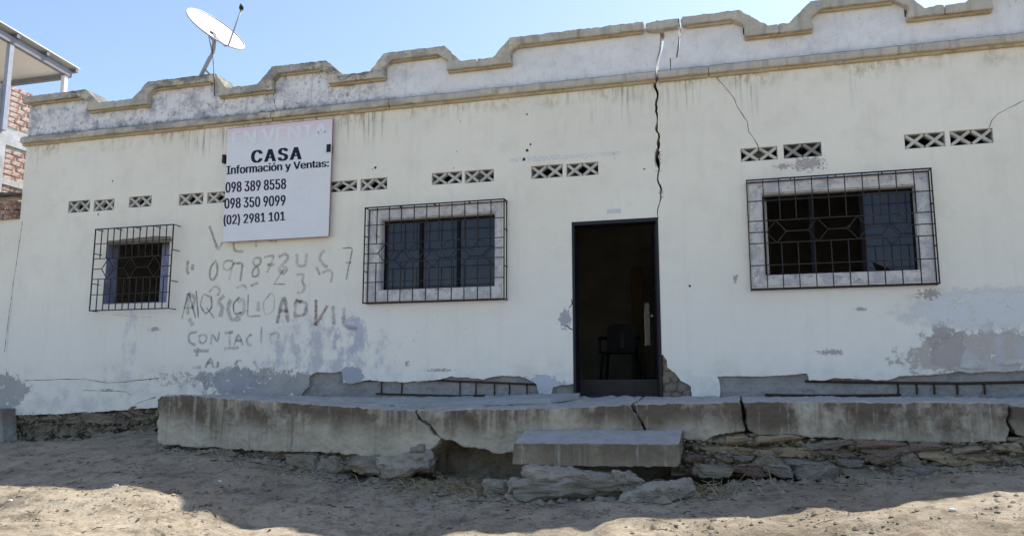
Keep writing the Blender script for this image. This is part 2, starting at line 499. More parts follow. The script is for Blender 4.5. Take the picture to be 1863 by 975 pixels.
def prism_data(outer, holes, y0, y1, back=None):
    """outline in (x, z) with holes, thickened from y0 (front) to y1; back(x, z) may move the back points"""
    pts, edges = [], []
    for loop in [outer] + list(holes):
        s = len(pts)
        pts += [Vector((p[0], p[1])) for p in loop]
        n = len(loop)
        edges += [(s + i, s + (i + 1) % n) for i in range(n)]
    vs, es, fs = delaunay_2d_cdt(pts, edges, [], 0, 1e-6)[:3]
    keep = []
    for f in fs:
        cx = sum(vs[i].x for i in f) / len(f)
        cy = sum(vs[i].y for i in f) / len(f)
        if inside(outer, cx, cy) and not any(inside(h, cx, cy) for h in holes):
            a, b, c = (vs[i] for i in f[:3])
            if (b.x - a.x) * (c.y - a.y) - (b.y - a.y) * (c.x - a.x) < 0:
                f = list(reversed(f))
            keep.append(list(f))
    n = len(vs)
    V = [(v.x, y0, v.y) for v in vs]
    for v in vs:
        bx, bz = back(v.x, v.y) if back else (v.x, v.y)
        V.append((bx, y1, bz))
    F = [tuple(f) for f in keep] + [tuple(i + n for i in reversed(f)) for f in keep]
    cnt = {}
    for f in keep:
        for i in range(len(f)):
            e = (f[i], f[(i + 1) % len(f)])
            cnt[e] = cnt.get(e, 0) + 1
    for (a, b) in cnt:
        if (b, a) not in cnt:
            F.append((b, a, a + n, b + n))
    return V, F


def prism(name, outer, mat, parent=None, y0=0.0, y1=0.2, holes=(), back=None, bevel=0.0):
    V, F = prism_data(outer, holes, y0, y1, back)
    o = mesh_obj(name, V, F, mat, parent)
    if bevel:
        b = o.modifiers.new('bevel', 'BEVEL')
        b.width = bevel
        b.segments = 2
        b.limit_method = 'ANGLE'
        b.angle_limit = R(35)
    return o


def worn(o, voxel=0.018, amp=0.018, size=0.12, amp2=0.0):
    """rounded, chipped edges and an uneven surface"""
    o.modifiers.clear()
    r_ = o.modifiers.new('remesh', 'REMESH')
    r_.mode = 'VOXEL'
    r_.voxel_size = voxel
    r_.use_smooth_shade = True
    for a_, s_ in ((amp, size), (amp2 or amp * 0.5, size * 0.3)):
        t_ = bpy.data.textures.new('chips', 'CLOUDS')
        t_.noise_scale = s_
        t_.noise_depth = 3
        d_ = o.modifiers.new('chips', 'DISPLACE')
        d_.texture = t_
        d_.texture_coords = 'LOCAL'
        d_.strength = a_
        d_.mid_level = 0.5
    return o


def box_data(x0, x1, y0, y1, z0, z1):
    V = [(x0, y0, z0), (x1, y0, z0), (x1, y1, z0), (x0, y1, z0), (x0, y0, z1), (x1, y0, z1), (x1, y1, z1), (x0, y1, z1)]
    F = [(0, 3, 2, 1), (4, 5, 6, 7), (0, 1, 5, 4), (1, 2, 6, 5), (2, 3, 7, 6), (3, 0, 4, 7)]
    return V, F


def worn_box(*a):
    return worn(box(*a), 0.011, 0.012, 0.09, 0.010)


def box(name, x0, x1, y0, y1, z0, z1, mat, parent=None, bevel=0.0):
    V, F = box_data(x0, x1, y0, y1, z0, z1)
    o = mesh_obj(name, V, F, mat, parent)
    if bevel:
        b = o.modifiers.new('bevel', 'BEVEL')
        b.width = bevel
        b.segments = 2
    return o


def merge(parts):
    V, F = [], []
    for v, f in parts:
        s = len(V)
        V += list(v)
        F += [tuple(i + s for i in q) for q in f]
    return V, F


def tube_data(pts, r, n=8, cap=True):
    """round bar through pts; r is one radius or one per point"""
    pts = [Vector(p) for p in pts]
    rs = r if isinstance(r, (list, tuple)) else [r] * len(pts)
    V, F = [], []
    for i, p in enumerate(pts):
        d = (pts[min(i + 1, len(pts) - 1)] - pts[max(i - 1, 0)]).normalized()
        a = d.cross(Vector((0, 0, 1)) if abs(d.z) < 0.9 else Vector((0, 1, 0))).normalized()
        b = d.cross(a)
        for k in range(n):
            t = 2 * math.pi * (k + 0.5) / n
            V.append(p + (a * math.cos(t) + b * math.sin(t)) * rs[i])
    for i in range(len(pts) - 1):
        for k in range(n):
            k2 = (k + 1) % n
            F.append((i * n + k, (i + 1) * n + k, (i + 1) * n + k2, i * n + k2))
    if cap:
        F.append(tuple(range(n)))
        F.append(tuple((len(pts) - 1) * n + k for k in reversed(range(n))))
    return V, F


def tube(name, pts, r, mat, parent=None, n=8, smooth=True):
    V, F = tube_data(pts, r, n)
    return mesh_obj(name, V, F, mat, parent, smooth)


def rough_line(a, b, seed, amp, step=0.04):
    """points from a up to (not including) b with a ragged fractal offset"""
    r = random.Random(seed)
    a, b = Vector(a), Vector(b)
    n = max(1, int((b - a).length / step))
    nrm = Vector((-(b - a).y, (b - a).x))
    if nrm.length > 0:
        nrm.normalize()
    out = []
    for i in range(n):
        t = (i + (r.uniform(-0.25, 0.25) if i else 0)) / n
        p = a.lerp(b, t)
        if i:
            p = p + nrm * (noise.noise(Vector((p.x * 5, p.y * 5, seed))) * amp + r.uniform(-0.5, 0.5) * amp * 0.7)
        out.append((p.x, p.y))
    return out


def ragged(points, seed, amp, step=0.04, closed=False):
    out = []
    n = len(points)
    for i in range(n - (0 if closed else 1)):
        out += rough_line(points[i], points[(i + 1) % n], seed + i, amp, step)
    if not closed:
        out.append(tuple(points[-1]))
    return out


def rock_mesh(name, size, seed, sub=3, square=0.55, rough=0.18, mat='stone_grey', aspect=None):
    bm = bmesh.new()
    bmesh.ops.create_icosphere(bm, subdivisions=sub, radius=1.0)
    sv = Vector((seed * 3.7, seed * 1.3, seed * 2.1))
    sz = aspect or size
    gm = (sz[0] * sz[1] * sz[2]) ** (1 / 3)
    for v in bm.verts:
        p0 = v.co.copy()
        p = Vector((p0.x * sz[0], p0.y * sz[1], p0.z * sz[2])) * (1.0 / gm)
        q = Vector([math.copysign(abs(c) ** square, c) for c in p0])
        q *= 0.80
        w = p + Vector((noise.noise(p * 2 + sv), noise.noise(p * 2.3 - sv), noise.noise(p * 1.7 + sv * 2))) * 0.35
        d = noise.fractal(p * 1.3 + sv, 0.8, 2.1, 5) * 0.95
        d += (noise.voronoi(w * 1.6 + sv)[0][1] - noise.voronoi(w * 1.6 + sv)[0][0]) * -0.5 + 0.15
        d += noise.fractal(p * 5.0 + sv, 0.9, 2.0, 4) * 0.28
        d += noise.fractal(p * 11.0 + sv, 0.9, 2.0, 3) * 0.14
        nrm_ = Vector((p0.x / sz[0], p0.y / sz[1], p0.z / sz[2])).normalized()
        pos = Vector((q.x * sz[0], q.y * sz[1], q.z * sz[2])) * 0.58 + nrm_ * (d * rough * min(sz) * 0.75)
        v.co = Vector((pos.x / sz[0] * size[0], pos.y / sz[1] * size[1], pos.z / sz[2] * size[2]))
    me = bpy.data.meshes.new(name)
    bm.to_mesh(me)
    bm.free()
    me.materials.append(M[mat])
    me.polygons.foreach_set('use_smooth', [True] * len(me.polygons))
    return me


def hull_mesh(name, size, seed, mat, npts=16, cuts=5, rough=0.10, aspect=None):
    """angular broken piece: hull of random points, its faces roughened"""
    r_ = random.Random(seed * 17 + 3)
    bm = bmesh.new()
    sz = aspect or size
    for i in range(npts):
        p = [r_.uniform(-1, 1) for _ in range(3)]
        k_ = r_.randrange(3)
        p[k_] = math.copysign(r_.uniform(.82, 1), p[k_])
        if k_ == 0:
            p[2] *= .75
        bm.verts.new((p[0] * sz[0] / 2, p[1] * sz[1] / 2, p[2] * sz[2] / 2))
    res = bmesh.ops.convex_hull(bm, input=bm.verts)
    for v in [g for g in res['geom_interior'] if isinstance(g, bmesh.types.BMVert)]:
        bm.verts.remove(v)
    bmesh.ops.triangulate(bm, faces=bm.faces)
    bmesh.ops.subdivide_edges(bm, edges=bm.edges, cuts=cuts, use_grid_fill=True)
    bm.normal_update()
    m_ = min(sz)
    sv = Vector((seed * 2.7, seed, seed * .4))
    moves = []
    for v in bm.verts:
        p = v.co / m_
        d = noise.fractal(p * 1.2 + sv, 0.8, 2.1, 4) * 1.0 + noise.fractal(p * 4.5 + sv, 0.9, 2.1, 3) * 0.55
        moves.append(v.co + v.normal * d * rough * m_)
    for v, q in zip(bm.verts, moves):
        v.co = Vector((q.x / sz[0] * size[0], q.y / sz[1] * size[1], q.z / sz[2] * size[2]))
    me = bpy.data.meshes.new(name)
    bm.to_mesh(me)
    bm.free()
    me.materials.append(M[mat])
    return me


# ------------------------------------------------------------------ ground
def smooth(a, b, x):
    t = np.clip((x - a) / (b - a), 0, 1)
    return t * t * (3 - 2 * t)


def vnoise(x, y, seed):
    """value noise on arrays"""
    xi, yi = np.floor(x).astype(int), np.floor(y).astype(int)
    fx, fy = x - xi, y - yi
    fx, fy = fx * fx * (3 - 2 * fx), fy * fy * (3 - 2 * fy)
    def h(a, b):
        s = np.sin(a * 127.1 + b * 311.7 + seed * 74.7) * 43758.5453
        return s - np.floor(s)
    return (h(xi, yi) * (1 - fx) + h(xi + 1, yi) * fx) * (1 - fy) + (h(xi, yi + 1) * (1 - fx) + h(xi + 1, yi + 1) * fx) * fy - 0.5


GP = np.array([  # surveyed spots of the bank: x, y, z
    (-12, 0.2, 0.80), (-10.5, 0, 0.85), (-8.0, 0, 0.99), (-9, -1, 0.88), (-7.2, -1.2, 0.90), (-7.4, -0.4, 0.98), (-6.2, -1.3, 0.86), (-5.4, -1.35, 0.76), (-4.8, -1.35, 0.66), (-4.2, -1.35, 0.58), (-3.4, -1.35, 0.60),
    (-2.6, -1.6, 0.56), (-1.6, -1.7, 0.52), (-0.6, -1.5, 0.64), (0.3, -1.4, 0.72), (1.3, -1.4, 0.78), (2.3, -1.35, 0.88), (3.4, -1.3, 0.92), (5, -1.2, 0.95),
    (-9, -3.2, 0.62), (-7.16, -3.2, 0.63), (-6.07, -3.2, 0.65), (-5.75, -3.1, 0.70), (-5.35, -3.1, 0.67), (-4.9, -3.29, 0.51), (-4.06, -3.37, 0.40), (-2.91, -3.39, 0.36),
    (-1.79, -3.35, 0.42), (-1.5, -3.2, 0.48), (-0.75, -3.25, 0.60), (0, -3.1, 0.63), (0.78, -3.05, 0.71), (1.37, -3.1, 0.83), (1.89, -3.1, 0.88), (3.5, -3.1, 0.90),
    (-6.2, -2.2, 0.74), (-4.5, -2.3, 0.50), (-3, -2.4, 0.45), (-1, -2.4, 0.55), (0.6, -2.2, 0.70), (2.0, -2.2, 0.86),
    (-6.5, -4.4, 0.54), (-5.2, -4.4, 0.52), (-4, -4.5, 0.28), (-2, -4.5, 0.26), (0, -4.3, 0.44), (2, -4.2, 0.72), (4, -4.5, 0.72),
    (-6, -6.5, 0.15), (0, -6.5, 0.12), (5, -6.5, 0.3), (-12, -5, 0.4), (9, -4, 0.8), (9, 0, 0.9), (-14, 3, 0.8), (-2, 4, 0.9), (6, 4, 0.9)])


def base_height(X, Y):
    num = np.zeros_like(X)
    den = np.zeros_like(X)
    for gx, gy, gz in GP:
        d2 = (X - gx) ** 2 + ((Y - gy) * 1.25) ** 2
        w = 1.0 / (d2 + 0.035) ** 1.9
        num += w * gz
        den += w
    z = num / den
    far = smooth(7, 12, np.maximum(np.abs(X + 3) - 4, np.abs(Y + 2)))
    return z * (1 - far) + 0.0 * far + far * np.where(Y > 0, 0.7, 0.0)


def height(X, Y):
    z = base_height(X, Y)
    # packed soil carrying the pavement, hollowed out where it collapsed
    soil = smooth(-0.78, -0.35, Y + 0.10 * vnoise(X * 2.1, Y * 2.1, 5)) * smooth(-7.0, -6.7, X)
    z = z * (1 - soil) + soil * np.maximum(z, 1.16)
    z = z + 0.07 * vnoise(X * 0.9, Y * 1.1, 1) + 0.05 * vnoise(X * 2.3, Y * 2.6, 2) + 0.026 * vnoise(X * 5.5, Y * 6.1, 3)
    z = z + 0.016 * vnoise(X * 9.7 + Y * 3.1, Y * 11 - X * 2.7, 4) + 0.011 * vnoise(X * 15.3 - Y * 5, Y * 14.1 + X * 6, 6)
    return z


def axis(lo, hi, step, far, first):
    a = list(np.arange(lo, hi, step))
    d, p, q = first, lo, a[-1]
    left, right = [], []
    while p > -far:
        p -= d
        left.append(p)
        d *= 1.35
    d = first
    while q < far:
        q += d
        right.append(q)
        d *= 1.35
    return np.array(left[::-1] + a + right)


gx = axis(-11.6, 4.4, 0.035, 400, 0.06)
gy = axis(-5.2, 0.25, 0.035, 400, 0.06)
GX, GY = np.meshgrid(gx, gy)
GZ = height(GX, GY)
nx, ny = len(gx), len(gy)
idx = np.arange(nx * ny).reshape(ny, nx)
gf = np.stack([idx[:-1, :-1], idx[:-1, 1:], idx[1:, 1:], idx[1:, :-1]], -1).reshape(-1, 4)
ground = mesh_obj('ground', np.stack([GX, GY, GZ], -1).reshape(-1, 3).tolist(), gf.tolist(), 'dirt', None, True)
ground['kind'] = 'structure'


def gz(x, y):
    return float(height(np.array([float(x)]), np.array([float(y)]))[0])


# ------------------------------------------------------------------ the house
house = thing('house', (-4, 3, 1.5), 'long single storey cream plaster house with crenellated parapet and tall wall crack', 'house')
XL, XR = -10.72, 6.2           # ends of the front wall
ZB, ZL, ZLT = 1.50, 5.38, 5.515  # foot of the wall, underside and top of the string course
TH = 0.22

# the big crack, from the door head up through the parapet
CRACK = [(-0.922, 3.653), (-0.929, 3.742), (-0.892, 3.898), (-0.882, 4.014), (-0.919, 4.155), (-0.895, 4.272), (-0.925, 4.434), (-0.895, 4.551), (-0.885, 4.676), (-0.915, 4.806), (-0.897, 4.974), (-0.914, 5.104), (-0.89, 5.23), (-0.914, 5.348), (-0.891, 5.453)]
CRACK_UP = [(-0.889, 5.532), (-0.884, 5.618), (-0.864, 5.71), (-0.826, 5.851), (-0.809, 5.987), (-0.826, 6.121), (-0.824, 6.179)]
GAPS = [.008, .012, .016, .018, .02, .022, .045, .035, .03, .03, .03, .03, .035, .035, .035]
GAPS_UP = [.03, .035, .04, .05, .055, .045, .045]
def open_crack(path, gaps, seed):
    """the two lips of an open crack, uneven in width"""
    r_ = random.Random(seed)
    L, Rr = [], []
    for i in range(len(path) - 1):
        for j in range(3):
            t = j / 3
            x = path[i][0] + (path[i + 1][0] - path[i][0]) * t + (r_.uniform(-.007, .007) if i + j else 0)
            z = path[i][1] + (path[i + 1][1] - path[i][1]) * t
            g = gaps[i] + (gaps[i + 1] - gaps[i]) * t
            L.append((x - g * r_.uniform(.2, .75), z))
            Rr.append((x + g * r_.uniform(.2, .75), z))
    L.append((path[-1][0] - gaps[-1] / 2, path[-1][1]))
    Rr.append((path[-1][0] + gaps[-1] / 2, path[-1][1]))
    return L, Rr
crackL, crackR = open_crack(CRACK, GAPS, 3)

DL, DR, DT = (-1.996, 3.652)[0], (-0.924, 2.963)[0], (-1.443, 3.655)[1]
def rect(a, b, c, d):
    """axis-aligned (x0, x1, z0, z1) of four corner spots: top left, top right, bottom right, bottom left"""
    return ((a[0] + d[0]) / 2, (b[0] + c[0]) / 2, (c[1] + d[1]) / 2, (a[1] + b[1]) / 2)
WIN1 = rect((-9.032, 3.762), (-7.923, 3.764), (-7.938, 2.825), (-9.038, 2.841))
WIN2 = rect((-4.613, 3.851), (-2.991, 3.866), (-2.988, 2.887), (-4.603, 2.883))
WIN3 = rect((0.29, 3.888), (1.966, 3.878), (1.933, 2.891), (0.272, 2.904))
def loop(r, g=0.0): return [(r[0] - g, r[2] - g), (r[1] + g, r[2] - g), (r[1] + g, r[3] + g), (r[0] - g, r[3] + g)]

VENTS = [
    rect((-9.812, 4.432), (-9.424, 4.433), (-9.417, 4.254), (-9.795, 4.259)), rect((-9.331, 4.418), (-8.981, 4.421), (-8.976, 4.252), (-9.327, 4.257)), rect((-8.696, 4.428), (-8.316, 4.428), (-8.314, 4.27), (-8.692, 4.268)),
    rect((-7.819, 4.412), (-7.427, 4.41), (-7.425, 4.247), (-7.817, 4.247)), rect((-7.343, 4.405), (-6.959, 4.403), (-6.95, 4.249), (-7.333, 4.249)),
    rect((-5.455, 4.427), (-4.988, 4.424), (-4.983, 4.278), (-5.45, 4.286)), rect((-4.914, 4.427), (-4.539, 4.431), (-4.535, 4.27), (-4.909, 4.273)),
    rect((-3.871, 4.435), (-3.469, 4.435), (-3.468, 4.279), (-3.869, 4.285)), rect((-3.408, 4.431), (-3.03, 4.432), (-3.029, 4.27), (-3.407, 4.275)),
    rect((-2.505, 4.429), (-2.115, 4.428), (-2.117, 4.263), (-2.506, 4.269)), rect((-2.044, 4.423), (-1.657, 4.421), (-1.659, 4.258), (-2.046, 4.265)),
    rect((0.087, 4.442), (0.483, 4.45), (0.482, 4.289), (0.087, 4.292)), rect((0.576, 4.449), (0.974, 4.462), (0.97, 4.29), (0.575, 4.295)),
    rect((1.886, 4.462), (2.283, 4.466), (2.276, 4.3), (1.881, 4.301)), rect((2.355, 4.46), (2.763, 4.468), (2.755, 4.298), (2.349, 4.301))]

# front wall, left of the crack: its foot is ragged where the render fell off
footL = [(-10.531, 1.218), (-9.546, 1.25), (-8.774, 1.295), (-8.029, 1.339), (-7.441, 1.372), (-6.786, 1.465), (-5.728, 1.469), (-5.674, 1.57), (-5.611, 1.621), (-5.592, 1.767), (-5.52, 1.818), (-5.115, 1.83), (-5.094, 1.686), (-4.965, 1.671),
         (-4.745, 1.714), (-4.185, 1.691), (-3.732, 1.724), (-3.569, 1.766), (-3.362, 1.751), (-3.143, 1.723), (-2.963, 1.763), (-2.677, 1.762), (-2.558, 1.714), (-2.46, 1.66), (-2.432, 1.546), (-2.28, 1.546), (-2.252, 1.626), (-2.1, 1.653), (-2.011, 1.666)]
bottomL = ragged(footL, 11, 0.012, 0.035)
outL = [(XL, footL[0][1])] + bottomL + [(DL, footL[-1][1]), (DL, DT), (crackL[0][0], DT)] + crackL + [(crackL[-1][0], ZL + 0.05), (XL, ZL + 0.05)]
VENTS = [(a - .012, b + .012, c - .004, d + .004) for a, b, c, d in VENTS]
holesL = [loop(WIN1), loop(WIN2)] + [loop(v) for v in VENTS if v[1] < -1]
prism('front_wall', outL, 'wall', house, 0.0, TH, holesL)
footR = [(-0.91, 2.006), (-0.867, 1.941), (-0.863, 1.857), (-0.775, 1.792), (-0.714, 1.702), (-0.664, 1.676), (-0.596, 1.631), (-0.594, 1.498), (-0.277, 1.499), (-0.266, 1.625), (-0.292, 1.745), (0.046, 1.75), (0.407, 1.755), (0.692, 1.778), (0.711, 1.698), (0.874, 1.697), (0.991, 1.727), (1.134, 1.721),
         (1.387, 1.696), (1.556, 1.707), (1.647, 1.743), (1.943, 1.754), (2.216, 1.788), (2.321, 1.775), (2.861, 1.795)]
bottomR = ragged(footR, 31, 0.012, 0.035)
outR = [(DR, footR[0][1])] + bottomR + [(XR, footR[-1][1]), (XR, ZL + 0.05), (crackR[-1][0], ZL + 0.05)] + crackR[::-1] + [(DR, DT - 0.0)]
holesR = [loop(WIN3)] + [loop(v) for v in VENTS if v[1] > -1]
prism('front_wall', outR, 'wall', house, 0.0, TH, holesR)

def rbeam(o):
    return worn(o, 0.014, 0.050, 0.09, 0.035)
# masonry behind the lost render
rbeam(prism('grade_beam', ragged([(-6.9, 1.46), (-6.9, 1.70), (-5.621, 1.862), (-5.051, 1.858), (-4.809, 1.757), (-3.733, 1.794), (-2.571, 1.788), (-2.0, 1.72), (DL, 1.70), (DL, 1.46)], 5, 0.006, 0.06, True), 'beam', house, 0.06, TH - 0.01))
rbeam(prism('grade_beam', ragged([(-0.57, 1.473), (-0.562, 1.714), (-0.321, 1.802), (2.864, 1.83), (XR, 1.92), (XR, 1.46)], 9, 0.006, 0.06, True), 'beam', house, 0.06, TH - 0.01))
prism('broken_jamb', ragged([(-0.931, 1.471), (-0.916, 2.039), (-0.847, 1.973), (-0.7, 1.747), (-0.564, 1.651), (-0.557, 1.473)], 19, 0.012, 0.03, True), 'core', house, 0.03, TH - 0.02)
jm = [rock_mesh('jamb_brick', (1, 1, 1), s, 2, 0.4, 0.25, m) for s, m in ((3, 'stone_grey'), (4, 'core'), (5, 'stone_pale'))]
for p, sx, sz in (((-0.863, 1.857), .08, .09), ((-0.88, 1.715), .10, .10), ((-0.778, 1.715), .09, .07), ((-0.831, 1.612), .15, .08), ((-0.691, 1.619), .12, .10), ((-0.878, 1.536), .11, .07), ((-0.758, 1.529), .12, .06), ((-0.643, 1.549), .10, .09), ((-0.892, 1.961), .05, .07)):
    o = link('jamb_brick', jm[rnd.randrange(3)], None, house)
    o.location = Vector((p[0], 0.05, p[1])) - house.location
    o.scale = (sx * 1.1, 0.10, sz * 1.1)
    o.rotation_euler = (0, rnd.uniform(-.2, .2), 0)
# loose broken render edges around the spalls on the right
for pts, s in (([(2.246, 1.834), (2.288, 1.905), (2.412, 1.921), (2.488, 1.88), (2.505, 1.827), (2.377, 1.816)], 3), ([(2.602, 1.855), (2.725, 1.907), (2.871, 1.917), (2.867, 1.87), (2.721, 1.854)], 4), ([(2.137, 1.818), (2.219, 1.841), (2.228, 1.811)], 5)):
    prism('spalled_render', ragged(pts, s, 0.008, 0.03, True), 'mortar', house, -0.012, 0.002)
    b = [(x + 0.012, z - 0.018) for x, z in pts]
# reinforcement laid bare in the beams
def bars(pts, up, r, zb, name='rebar'):
    tube(name, [(x, 0.028, z) for x, z in pts], r, 'rebar', house, 6)
    for (x, zt) in up:
        tube('stirrup', [(x, 0.036, zt + 0.01), (x + 0.004, 0.034, (zt + zb) / 2), (x, 0.036, zb)], r * 0.8, 'rebar', house, 5)
bars([(-4.967, 1.707), (-4.573, 1.72), (-4.186, 1.726), (-3.732, 1.711), (-3.143, 1.688), (-2.46, 1.66)], [(-4.557, 1.713), (-4.27, 1.712), (-3.472, 1.703), (-3.259, 1.696), (-3.013, 1.688), (-2.819, 1.681), (-2.593, 1.667)], 0.012, 1.535)
bars([(-4.63, 1.543), (-4.03, 1.53), (-3.433, 1.517), (-3.142, 1.525)], [], 0.011, 1.5)
bars([(0.67, 1.692), (1.217, 1.678), (1.664, 1.671), (2.26, 1.664), (5.0, 1.72)], [(1.631, 1.665), (1.817, 1.659), (1.991, 1.659), (2.217, 1.658), (2.481, 1.658)], 0.014, 1.545)
bars([(0.23, 1.538), (0.749, 1.532), (1.208, 1.533), (1.656, 1.54)], [], 0.013, 1.5)

# side, back and inner walls, floor, roof
box('side_wall', XL, XL + 0.2, TH + 0.002, 6.5, 0.6, ZLT, 'wall', house)
box('side_wall', XR - 0.2, XR, TH + 0.002, 6.5, 0.6, ZLT, 'wall', house)
SLIT = (((-1.867, 6.5, 3.323)), ((-1.757, 6.5, 2.464)))
sx0, sx1, sz0, sz1 = SLIT[0][0], SLIT[1][0], SLIT[1][2], SLIT[0][2]
prism('back_wall', [(XL, 0.6), (XR, 0.6), (XR, ZLT), (XL, ZLT)], 'inside', house, 6.502, 6.7, [[(sx0, sz0), (sx1, sz0), (sx1, sz1), (sx0, sz1)]])
box('slit_pane', sx0 + .002, sx1 - .002, 6.60, 6.61, sz0 + .002, sz1 - .002, 'pane_dirty', house)
box('interior_floor', XL + 0.21, XR - 0.21, 0.30, 6.5, 1.40, 1.72, 'floor', house)
box('threshold', DL - 0.02, DR + 0.02, 0.02, 0.298, 1.36, 1.525, 'floor', house)
box('flat_roof', XL + 0.002, XR - 0.002, TH + 0.002, 6.7, ZLT + .002, ZLT + 0.12, 'roof', house)
box('partition', -3.4, -3.25, TH + 0.01, 6.49, 1.725, ZLT - .01, 'inside', house)
box('partition', 0.2, 0.35, TH + 0.01, 6.49, 1.725, ZLT - .01, 'inside', house)
box('partition', -7.0, -6.85, TH + 0.01, 6.49, 1.725, ZLT - .01, 'inside', house)
pa, pb = (-1.812, 4.2, 3.954), (-1.626, 4.2, 1.766)
box('inner_door', pa[0], pb[0], 4.2, 4.26, 1.722, 3.7, 'inside_ochre', house)

# string course with its ochre moulding, broken by the crack
for a, b in ((XL - 0.05, -6.32), (-6.312, -4.5), (-4.494, CRACK_UP[0][0] - 0.014), (CRACK_UP[0][0] + 0.016, -0.262), (-0.256, XR)):
    V, F = prism_data([(-0.085, ZL + .03), (-0.02, ZL + .03), (-0.02, ZLT), (-0.075, ZLT - .006), (-0.085, ZLT - .02)], [], a, b)
    V = [(y, x, z) for (x, y, z) in V]          # profile swept along the wall
    o = mesh_obj('string_course', V, [tuple(reversed(f)) for f in F], 'trim', house)
    worn(o, 0.016, 0.012, 0.18, 0.010)
    worn_box('moulding', a + .002, b - .002, -0.040, 0.03, ZL - 0.005, ZL + 0.045, 'ochre', house)

# parapet: merlons and gaps
ZT, ZLO, TC = 6.165, 5.925, 0.105
Y0 = -0.10
MER = [  # left foot, top left, top right, right foot of each merlon (x)
    (XL - 0.3, XL - 0.06, (-9.569, -0.1, 6.099)[0], (-9.296, -0.1, 5.922)[0]),
    ((-8.694, -0.1, 5.923)[0], (-8.432, -0.1, 6.094)[0], (-7.249, -0.1, 6.113)[0], (-7.063, -0.1, 5.933)[0]),
    ((-6.553, -0.1, 5.93)[0], (-6.323, -0.1, 6.161)[0], (-5.467, -0.1, 6.17)[0], (-5.195, -0.1, 5.954)[0]),
    ((-4.778, -0.1, 5.955)[0], (-4.578, -0.1, 6.179)[0], (-3.701, -0.1, 6.184)[0], (-3.457, -0.1, 5.969)[0]),
    ((-3.005, -0.1, 5.993)[0], (-2.779, -0.1, 6.195)[0], (0.133, -0.1, 6.216)[0], (0.456, -0.1, 6.003)[0]),
    ((0.695, -0.1, 6.021)[0], (0.945, -0.1, 6.183)[0], (1.942, -0.1, 6.208)[0], (2.159, -0.1, 5.982)[0]),
    ((2.585, -0.1, 6.01)[0], (2.851, -0.1, 6.211)[0], 4.3, 4.6), (5.1, 5.4, XR + 0.06, XR + 0.3)]
def outer_path(i):      # over merlon i
    fl, tl, tr, fr = MER[i]
    return [(fl, ZLO), (tl, ZT), (tr, ZT), (fr, ZLO)]
def inner_path(i):      # underside of the coping over merlon i
    fl, tl, tr, fr = MER[i]
    return [(tl + .02, ZLO - TC), (tl + .0, ZT - TC - .10), (tl + .12, ZT - TC), (tr - .10, ZT - TC), (tr + .06, ZT - TC - .10), (tr + .04, ZLO - TC)]
BR1, BR2 = (-1.019, -0.1, 6.188)[0], (-0.565, -0.1, 6.201)[0]
def coping(*a):
    return worn(prism(*a), 0.016, 0.028, 0.13, 0.018)
for i in range(len(MER)):
    # coping from the middle of the gap on the left to the middle of the gap on the right
    a = (MER[i - 1][3] + MER[i][0]) / 2 + .002 if i else XL - .06
    b = (MER[i][3] + MER[i + 1][0]) / 2 - .002 if i < len(MER) - 1 else XR + .06
    up = [(a, ZLO)] + outer_path(i) + [(b, ZLO)]
    dn = [(a, ZLO - TC)] + inner_path(i) + [(b, ZLO - TC)]
    if i == 0:
        up = [(a, ZT)] + outer_path(0)[2:] + [(b, ZLO)]
        dn = [(a, ZT - TC)] + inner_path(0)[3:] + [(b, ZLO - TC)]
    if i == len(MER) - 1:
        up = [(a, ZLO)] + outer_path(i)[:2] + [(b, ZT)]
        dn = [(a, ZLO - TC)] + inner_path(i)[:3] + [(b, ZT - TC)]
    if i == 4:      # split twice by the quake, the middle piece dropped and tilted
        coping('coping', up[:3] + [(BR1 - .012, ZT), (BR1 - .016, ZT - TC)] + dn[:4][::-1], 'trim', house, Y0, TH + .08)
        coping('coping', [(BR1 + .014, ZT - .025), (BR2 - .02, ZT - .012), (BR2 - .045, ZT - .06), (BR2 - .035, ZT - TC - .012), (BR1 + .13, ZT - TC - .03), (BR1 + .014, ZT - TC - .012)], 'trim', house, Y0 - .012, TH + .07)
        coping('coping', [(BR2 + .022, ZT)] + up[3:] + dn[4:][::-1] + [(BR2 + .02, ZT - TC), (BR2 - .01, ZT - .06)], 'trim', house, Y0, TH + .08)
    else:
        coping('coping', up + dn[::-1], 'trim', house, Y0, TH + .08)
    fl, tl, tr, fr = MER[i]
    if i == 4:
        worn_box('moulding', tl + .1, BR1 - .03, -0.05, 0.0, ZT - TC - .024, ZT - TC + .012, 'ochre', house)
        worn_box('moulding', BR2 + .06, tr - .10, -0.05, 0.0, ZT - TC - .024, ZT - TC + .012, 'ochre', house)
    else:
        worn_box('moulding', max(tl + .1, XL + .02), min(tr - .10, XR - .02), -0.05, 0.0, ZT - TC - .024, ZT - TC + .012, 'ochre', house)
    if i < len(MER) - 1:
        worn_box('moulding', tr + .045, MER[i + 1][1] + .012, -0.05, 0.0, ZLO - TC - .024, ZLO - TC + .012, 'ochre', house)
top = []
for i in range(len(MER)):
    fl, tl, tr, fr = MER[i]
    tl, tr = max(tl + .01, XL), min(tr + .03, XR)
    top += [(tl, ZT - .05) if i == 0 else (tl, ZLO - .05), (tl, ZT - .05), (tr, ZT - .05)] + ([(tr, ZLO - .05)] if i < len(MER) - 1 else [])
top = top[1:]
cu = [(x, z) for x, z in CRACK_UP]
cl = [(x - g * .5, z) for (x, z), g in zip(cu, GAPS_UP)]
cr = [(x + g * .5, z) for (x, z), g in zip(cu, GAPS_UP)]
tL = [p for p in top if p[0] < cu[-1][0]]
tR = [p for p in top if p[0] > cu[-1][0]]
zb = ZL + .06
prism('parapet', [(XL, zb), (cl[0][0], zb)] + cl[:-1] + [(cl[-1][0], ZT - .05)] + tL[::-1], 'parapet', house, 0.004, TH)
